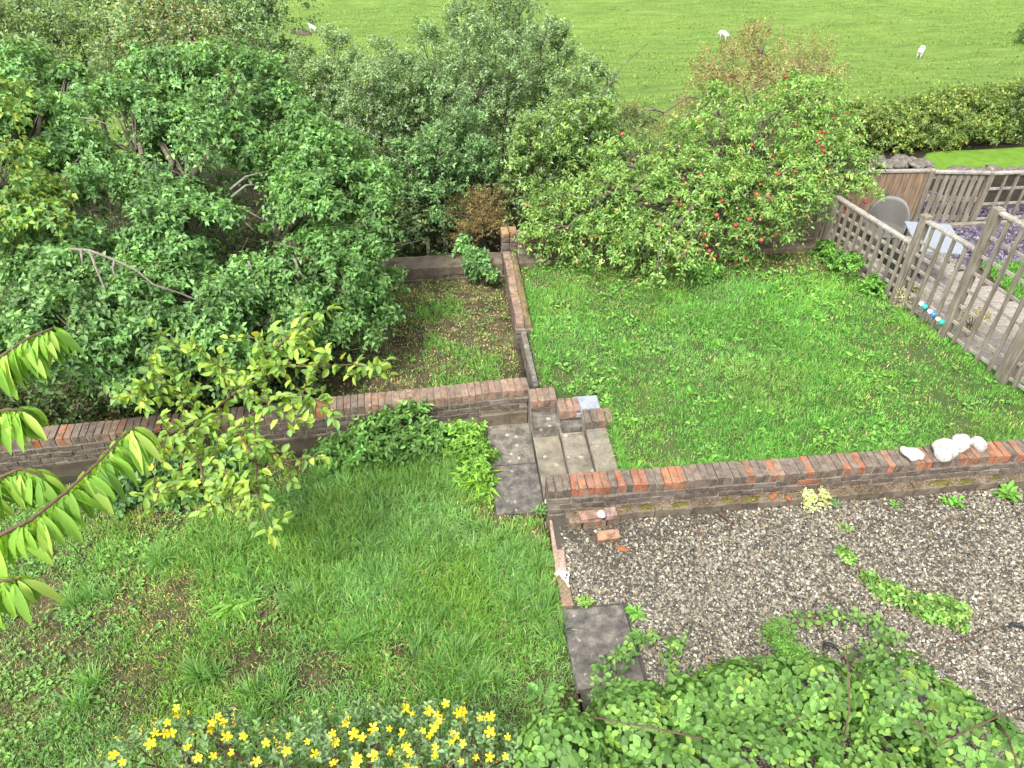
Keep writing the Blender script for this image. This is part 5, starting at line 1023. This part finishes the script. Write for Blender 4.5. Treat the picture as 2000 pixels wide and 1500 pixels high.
PL_SEG = [[(408, 900, 6.5), (405, 850, 6.45), (420, 800, 6.4), (455, 770, 6.3), (500, 740, 6.2), (520, 700, 6.15), (500, 660, 6.2)],
          [(405, 850, 6.45), (380, 800, 6.4), (350, 770, 6.3), (320, 740, 6.2), (290, 715, 6.2)], [(500, 740, 6.2), (560, 715, 6.1), (620, 715, 6.1), (690, 712, 6.1), (725, 720, 6.1)],
          [(430, 835, 6.3), (470, 850, 6.0), (500, 900, 5.7), (500, 960, 5.5), (525, 1035, 5.3)], [(400, 860, 6.4), (420, 900, 5.9), (450, 930, 5.7), (490, 965, 5.5)],
          [(380, 830, 6.3), (330, 850, 6.0), (305, 890, 5.8), (300, 960, 5.7)], [(405, 870, 6.3), (390, 900, 5.9), (400, 950, 5.7), (430, 980, 5.6)], [(450, 775, 6.3), (430, 720, 6.3), (400, 690, 6.3), (350, 680, 6.3)],
          [(520, 700, 6.15), (560, 660, 6.1), (600, 640, 6.2)], [(470, 765, 6.2), (530, 790, 6.0), (570, 830, 5.9)], [(520, 780, 6.1), (590, 770, 6.0), (640, 790, 6.0)], [(420, 800, 6.4), (370, 850, 6.1), (350, 920, 5.9), (320, 970, 5.9)], [(430, 850, 6.2), (500, 870, 5.9), (560, 900, 5.8)], [(350, 770, 6.3), (280, 770, 6.2), (240, 760, 6.3)]]
b0 = az(408, 925, .05); pt = thing('plum_tree', 'small plum tree with yellow green leaves and bare twigs hanging over the left wall', 'tree', tuple(b0))
mb = MB(); top = ad(*PL_SEG[0][0]); mb.tube([b0 - (0, 0, .1), b0 * .5 + top * .5 + (.03, .05, 0), top], [.04, .034, .028], 8); mb.obj('trunk', M_BARK, pt, smooth=True)
g = np.random.default_rng(12); PLM = [leaf_mesh(.074, .042, f, c, i, M_LEAF_OBJ) for i, (f, c) in enumerate(((.3, .1), (.5, .3), (.2, .25), (.6, .15)))]
cand = []
for s in PL_SEG:
    P = np.array([ad(*q) for q in s]); mb = MB(); mb.tube(P, list(np.linspace(.02 if s is PL_SEG[0] else .013, .004, len(P))), 6); mb.obj('limb', M_TWIG, pt, smooth=True)
    n = len(P) * 11
    for i in range(n):
        f = (i + .5) / n * (len(P) - 1); f = max(f, (len(P) - 1) * .18); k = min(int(f), len(P) - 2); p = P[k] * (1 - f + k) + P[k + 1] * (f - k); d = unit(P[k + 1] - P[k]); e = rand_dir(1, g)[0]; q = p + e * .07 * g.random()
        cand.append((q, d * .5 + e * .9 + np.array([0, 0, -.25])))
    for i in range(len(P) * 2):      # side spurs
        k = g.integers(1, len(P)); a = P[k]; e = unit(rand_dir(1, g)[0] + np.array([0, 0, .2])); L = .14 + .16 * g.random(); mb = MB(); mb.tube([a, a + e * L * .6 + (0, 0, .01), a + e * L], [.006, .004, .002], 4); mb.obj('spur', M_TWIG, pt)
        for j in range(10): t_ = .2 + .8 * j / 9; e2 = rand_dir(1, g)[0]; cand.append((a + e * L * t_, e * .5 + e2 * .9 + np.array([0, 0, -.2])))
g.shuffle(cand) if False else None
perm = g.permutation(len(cand)); YC = [(.145, .225, .045), (.12, .2, .045), (.18, .25, .05), (.095, .17, .05), (.28, .28, .05), (.09, .155, .05), (.14, .22, .05)]
rest = []
for j, i in enumerate(perm):
    q, A_ = cand[i]; c = YC[g.choice(7, p=[.24, .22, .14, .16, .03, .11, .1])]; kf = .8 + .4 * g.random(); c = tuple(x * kf for x in c); nn = np.array([0, 0, 1.]) + g.normal(size=3) * .5
    if j < 290: place_leaf('leaf', PLM[j % 4], q, A_, nn, .7 + .6 * g.random(), c, pt)
    else: rest.append((q, A_, nn, c))
B_, A_, N_, C_ = [np.array([r[k] for r in rest]) for k in range(4)]
o = obj('foliage', foliage_mesh('foliage', [leaves_geo(B_, A_, N_, .085 * (.6 + .7 * g.random(len(B_))), .048, C_, oval=True)]), pt); o['kind'] = 'stuff'
bushy('shrub', 'grey green shrub at the foot of the left wall below the plum twigs', az(310, 960, 0), [(az(310, 950, 0) + np.array([0, 0, .2]), np.array([.4, .25, .3])), (az(380, 940, 0) + np.array([0, 0, .2]), np.array([.35, .25, .28])), (az(250, 960, 0) + np.array([0, 0, .15]), np.array([.25, .2, .2])), (az(440, 925, 0) + np.array([0, 0, .12]), np.array([.25, .2, .18]))], 60, 11, .14, 8, .07, .042, [(.065, .135, .05), (.085, .165, .06), (.05, .1, .045)], 58, cat='shrub')

# ================================================================== CHERRY, close by on the left, its trunk outside the picture
ct = thing('cherry_tree', 'cherry tree with long drooping bright green leaves reaching in from the left edge', 'tree', (-4.3, 1.9, 0))
fk = np.array([-3.6, 2.0, 3.2]); mb = MB(); mb.tube([(-4.3, 1.9, -.1), (-4.25, 1.9, 1.2), (-4.0, 1.95, 2.4), fk], [.13, .11, .09, .07], 9); mb.obj('trunk', M_BARK, ct, smooth=True)
CB = [[(-160, 760, 2.9), (-40, 715, 2.8), (0, 697, 2.8), (55, 660, 2.8), (105, 640, 2.8)], [(-170, 1150, 2.5), (-30, 1060, 2.5), (60, 1015, 2.5), (130, 960, 2.55), (190, 905, 2.6), (240, 850, 2.7), (262, 835, 2.7)],
      [(-160, 860, 2.8), (-40, 815, 2.75), (10, 800, 2.7), (50, 800, 2.7)], [(-150, 1200, 2.4), (-50, 1160, 2.4), (0, 1135, 2.4), (40, 1130, 2.4)], [(-140, 990, 2.6), (-20, 940, 2.6), (40, 915, 2.6), (85, 930, 2.6)]]
CLM = [leaf_mesh(.13, .031, f, c, 40 + i, M_LEAF_OBJ) for i, (f, c) in enumerate(((.5, .25), (.8, .35), (.35, .2), (1.0, .3), (.6, .45)))]
g = np.random.default_rng(14); CC_ = [(.135, .25, .04), (.105, .205, .035), (.165, .28, .05), (.085, .17, .035), (.21, .3, .07)]
for bi, s in enumerate(CB):
    P = np.array([ad(*q) for q in s]); mb = MB(); P2 = np.concatenate([[fk], P]); mb.tube(P2, [.03] + list(np.linspace(.008, .0035, len(P))), 6); br = mb.obj('branch', M_TWIG, ct, smooth=True)
    seglen = np.linalg.norm(np.diff(P, axis=0), axis=1).sum(); n = int(seglen * 200) + 14
    for i in range(n):
        f = ((i // 7) * 7 + 3.5 + 1.3 * g.normal()) / n * (len(P) - 1); f = min(max(f, 0), len(P) - 1.001); k = min(int(f), len(P) - 2); p = P[k] * (1 - f + k) + P[k + 1] * (f - k); d = unit(P[k + 1] - P[k])
        if p[0] < P[0][0] + .05: pass
        e = rand_dir(1, g)[0]; e[2] *= .3; ax = np.array([0, -.1, -1.]) + e * .75 + d * .35 * g.random(); nn = e + d * .3 + np.array([0, -.25, .5]); c = CC_[g.choice(5)]; kf = .85 + .3 * g.random()
        place_leaf('leaf', CLM[g.integers(5)], p + e * .02 + (0, 0, -.008), ax, nn, .55 + .65 * g.random(), tuple(x * kf for x in c), br)

# ================================================================== BRAMBLE AND ST JOHN'S WORT by the house
BL = LB((1250, 1420, 5.2, .3), (1450, 1370, 5.4, .3), (1600, 1360, 5.4, .33), (1760, 1370, 5.3, .35), (1880, 1440, 5.1, .32), (1960, 1490, 4.9, .22), (1100, 1470, 5.0, .28), (1350, 1400, 5.3, .26), (1520, 1340, 5.5, .24), (1830, 1400, 5.25, .3)) + [E3(1.7, 1.9, .25, 1.15, 1.0, .95), E3(2.6, 2.0, .15, .8, .9, .8), E3(.75, 2.15, .2, .5, .6, .85), E3(1.3, 2.6, .05, .6, .55, .5), E3(2.1, 2.75, .0, .6, .55, .45), E3(3.1, 2.2, .0, .5, .65, .5), E3(1.0, 1.8, .2, .6, .6, .95), E3(2.9, 1.5, .1, .7, .7, .8)]
BRC = [(.068, .138, .037), (.085, .165, .043), (.052, .108, .032), (.105, .19, .045), (.14, .22, .045)]
g = np.random.default_rng(15)
def mound_surface(lobes, n, g, thick=.12):
    out_p, out_d = [], []; wts = np.array([(r.prod()) ** (2 / 3) for c, r in lobes]); idx = g.choice(len(lobes), n, p=wts / wts.sum())
    C = np.array([l[0] for l in lobes])[idx]; Rr = np.array([l[1] for l in lobes])[idx]; d = rand_dir(n, g); d[:, 2] = np.abs(d[:, 2])
    P = C + d * Rr * (1 - thick * g.random((n, 1)) ** .7); nrm = unit(d / Rr)
    ok = P[:, 2] > .03
    for c, r in lobes: ok &= ~((((P - c) / (r * .88)) ** 2).sum(1) < 1)
    return P[ok], nrm[ok]
bt = thing('bramble', 'large green bramble mound at the bottom right with arching runners', 'bramble', (1.7, 2.0, 0))
P, Nn = mound_surface(BL, 17500, g, .2); dist = np.linalg.norm(P - CC, axis=1); lump = fbm(nC, P[:, 0] * 3.5, P[:, 1] * 3.5); P = P + Nn * ((lump - .5) * .22)[:, None]
def trifol(P, Nn, g, scale=1.0):
    n = len(P); a = unit(np.cross(Nn, rand_dir(n, g)) + np.array([0, 0, -.25])); s = np.cross(Nn, a); B, A = [], []
    for k, (u, v) in enumerate(((1, 0), (.15, .95), (.15, -.95))): A.append(unit(a * u + s * v + g.normal(size=(n, 3)) * .15)); B.append(P + A[-1] * .012)
    N = Nn + g.normal(size=(n, 3)) * .28 + np.array([0, 0, .3]); sz = scale * (.7 + .5 * g.random(n)); c = palette(n, BRC, [.3, .27, .25, .14, .04], .2, g); return np.concatenate(B), np.concatenate(A), np.concatenate([N] * 3), np.concatenate([sz] * 3), np.concatenate([c] * 3)
B, A, N, S, Cc = trifol(P, Nn, g); proj = (B - CC); dep = proj @ fw; sx = 1000 + FPX * (proj @ rt) / dep; sy = 750 - FPX * (proj @ up) / dep
face = ((CC - B) * N).sum(1) / np.linalg.norm(CC - B, axis=1)
cand_i = np.where((sx > 1010) & (sx < 1990) & (sy < 1495) & (sy > 1250) & (face > .3) & (g.random(len(B)) < .5))[0]; order = cand_i[np.argsort(dep[cand_i])][:290]; msk = np.zeros(len(B), bool); msk[order] = True
LFM = [leaf_mesh(.056, .041, f, c, 60 + i, M_LEAF_OBJ) for i, (f, c) in enumerate(((.15, .1), (.3, .2), (.1, .15), (.2, .3)))]
for j, i in enumerate(order): place_leaf('leaflet', LFM[j % 4], B[i] + np.array([0, 0, .012]), A[i], N[i], S[i], Cc[i], bt)
k = ~msk; parts = [leaves_geo(B[k], A[k], N[k], .055 * S[k], .04 * S[k], Cc[k], oval=True, curl=.15, fold=.12)]
RUN = [[(1480, 1300, .3), (1510, 1240, .3), (1560, 1210, .25), (1620, 1200, .2), (1680, 1205, .2), (1720, 1215, .15)], [(1640, 1330, .3), (1680, 1270, .3), (1730, 1245, .25), (1745, 1240, .2)], [(1190, 1420, .6), (1170, 1350, .45), (1180, 1300, .3), (1215, 1270, .25)], [(1190, 1380, .5), (1215, 1290, .3), (1240, 1255, .25)], [(1350, 1400, .5), (1320, 1330, .4), (1310, 1280, .3), (1330, 1250, .22), (1255, 1245, .2)], [(1800, 1400, .4), (1860, 1350, .3), (1905, 1370, .15)], [(1080, 1430, .5), (1060, 1390, .45), (1090, 1350, .3)], [(1850, 1440, .4), (1930, 1400, .25), (1985, 1425, .1)]]
for s in RUN:
    Pn = np.array([az(*q) for q in s]); mb = MB(); mb.tube(Pn, list(np.linspace(.006, .003, len(Pn))), 5); mb.obj('runner', M_TWIG, bt, smooth=True)
    L = np.linalg.norm(np.diff(Pn, axis=0), axis=1).sum(); n = int(L * 26) + 4; f = np.linspace(.2, 1, n) * (len(Pn) - 1); kk = np.minimum(f.astype(int), len(Pn) - 2); q = Pn[kk] * (1 - f + kk)[:, None] + Pn[kk + 1] * (f - kk)[:, None] + g.normal(size=(n, 3)) * [.035, .035, .02]
    b2, a2, n2, s2, c2 = trifol(q, unit(np.array([0, -.15, 1.]) + g.normal(size=(n, 3)) * .25), g, .85); parts.append(leaves_geo(b2, a2, n2, .06 * s2, .043 * s2, c2, oval=True, curl=.15, fold=.12))
# canes glimpsed between the leaves, and inner dark leaves that fill the mound
for q in range(6):
    c, r = BL[q % len(BL)]; d = rand_dir(1, g)[0]; d[2] = abs(d[2]); mb = MB(); a = c + d * r * 1.0; e = unit(np.cross(d, rand_dir(1, g)[0])) * (.35 + .3 * g.random()); mb.tube([a - e - d * .12, a - e * .4 - d * .0, a + e * .3 + d * .02, a + e - d * .1], [.007, .006, .006, .004], 5); mb.obj('runner', M_TWIG, bt, smooth=True)
P, Nn = mound_surface([(c, r * .84) for c, r in BL], 2600, g, .15); b2, a2, n2, s2, c2 = trifol(P, Nn, g, 1.1); parts.append(leaves_geo(b2, a2, n2, .075 * s2, .058 * s2, c2, oval=True))
o = obj('foliage', foliage_mesh('foliage', parts), bt); o['kind'] = 'stuff'
bushy('goosegrass', 'feathery bright green weed clump rising behind the bramble mound', az(1530, 1300, .1), [(az(1525, 1280, .2), np.array([.12, .12, .16])), (az(1550, 1300, .2), np.array([.12, .1, .12])), (az(1520, 1240, .2), np.array([.07, .07, .08]))], 30, 12, .1, 9, .03, .007, [(.1, .21, .045), (.08, .17, .04)], 59, oval=False)
# St John's wort
HLb = LB((300, 1500, 5.0, .3), (420, 1495, 5.0, .3), (520, 1510, 4.95, .3), (620, 1515, 5.0, .38), (710, 1500, 5.05, .38), (840, 1495, 5.1, .4), (940, 1515, 5.0, .36), (220, 1530, 5.0, .22), (970, 1490, 5.05, .22), (350, 1460, 5.1, .2), (890, 1450, 5.2, .22), (690, 1450, 5.2, .2)) + [E3(-1.0, 2.2, .3, .95, .5, .6), E3(-.2, 2.2, .2, .5, .5, .6), E3(-1.9, 2.2, .2, .5, .45, .6)]
hyp = thing('st_johns_wort', 'low shrub with bright yellow star flowers along the bottom edge', 'shrub', (-1.0, 2.2, 0))
HC = [(.085, .14, .075), (.1, .165, .08), (.07, .115, .06), (.12, .2, .07)]
P, Nn = mound_surface(HLb, 6500, g, .3); P = P + Nn * ((fbm(nB, P[:, 0] * 4, P[:, 1] * 4) - .5) * .22)[:, None]
D = unit(Nn + np.array([0, 0, .5]) + g.normal(size=P.shape) * .4); pr_ = shoots(P - Nn * .06, D, .09 + .06 * g.random(len(P)), 8, .038, .02, HC, [.35, .3, .2, .15], .1, upn=.8, oval=True, g=g)
bits = g.random(len(P)) < .15; pb = shoots(P[bits], D[bits], .07 + .05 * g.random(int(bits.sum())), 7, .016, .009, [(.6, .42, .03), (.45, .25, .04), (.35, .38, .06), (.3, .16, .05)], None, .0, g=g)
o = obj('foliage', foliage_mesh('foliage', [pr_, pb]), hyp); o['kind'] = 'stuff'
mb = MB()
for c, r in HLb:
    for q in range(7): mb.tube([c * [1, 1, 0], c * [1, 1, .6] + g.normal(size=3) * .15, c + rand_dir(1, g)[0] * r * [.7, .7, .4] + (0, 0, r[2] * .5)], [.01, .007, .004], 5)
mb.obj('stem', M_TWIG, hyp)
def flower_mesh(seed):
    r = random.Random(seed); V, F = [], []
    for k in range(5):
        a = k * 2 * math.pi / 5 + r.uniform(-.1, .1); c, s = math.cos(a), math.sin(a); w = r.uniform(.24, .36); L = r.uniform(.9, 1.1); lift = r.uniform(-.2, .4); n = len(V)
        for t, ww in ((.06, .05), (.45, w * .8), (.78, w), (1.0, w * .45)):
            for sg in (-1, 1): V.append((c * t * L - s * ww * sg, s * t * L + c * ww * sg, lift * t * t + .04 * sg))
        for i in range(3): F.append((n + i * 2, n + i * 2 + 1, n + i * 2 + 3, n + i * 2 + 2))
    me = bpy.data.meshes.new('flower'); n0 = len(F)
    for k in range(14):
        a = r.uniform(0, 6.28); t = r.uniform(.1, .42); n = len(V); V += [(0, .02, .02), (.02, 0, .02), (math.cos(a) * t, math.sin(a) * t, .3), (math.cos(a) * t + .05, math.sin(a) * t + .05, .34), (math.cos(a) * t - .03, math.sin(a) * t + .05, .34)]; F += [(n, n + 1, n + 2), (n + 2, n + 3, n + 4)]
    me.from_pydata(V, [], F); me.materials.append(M_PETAL); me.materials.append(M_STAMEN)
    me.polygons.foreach_set('material_index', [0] * n0 + [1] * (len(F) - n0)); return me
FLM = [flower_mesh(i) for i in range(5)]
FLX = [(348, 1385), (340, 1400), (327, 1411), (333, 1437), (302, 1430), (295, 1455), (318, 1432), (222, 1478), (240, 1487), (367, 1464), (387, 1480), (417, 1480), (403, 1427), (416, 1410), (430, 1403), (432, 1413), (443, 1443), (473, 1441), (455, 1472), (612, 1475), (648, 1430), (660, 1445), (685, 1408), (675, 1410), (660, 1452), (710, 1444), (728, 1442), (690, 1430), (787, 1389), (803, 1388), (873, 1376), (890, 1392), (900, 1389), (832, 1391), (855, 1393), (860, 1410), (825, 1430), (850, 1425), (845, 1440), (880, 1435), (893, 1437), (905, 1452), (790, 1437), (792, 1455), (804, 1474), (815, 1495), (850, 1460), (847, 1475), (925, 1480), (958, 1482), (955, 1431), (950, 1400), (942, 1403), (962, 1403), (990, 1440), (985, 1477), (880, 1455), (698, 1483), (900, 1490), (790, 1500), (698, 1497), (730, 1425), (735, 1475), (655, 1495), (570, 1440), (560, 1470), (600, 1450), (520, 1450), (500, 1490), (760, 1420), (770, 1470)]
HB = [(c, r * 1.1) for c, r in HLb]
for i, (px, py) in enumerate(FLX):
    p = ell_hit(px, py, HB, 4.9); nn = unit((CC - p) * .25 + np.array([0, 0, 1.]) + g.normal(size=3) * .75); o = bpy.data.objects.new('flower', FLM[i % 5]); o.location = p + nn * .03; o.rotation_euler = Vector(nn).to_track_quat('Z', 'Y').to_euler(); s = .02 + .017 * g.random(); o.scale = (s, s, s); link(o, hyp)
tag(world, None) if False else None
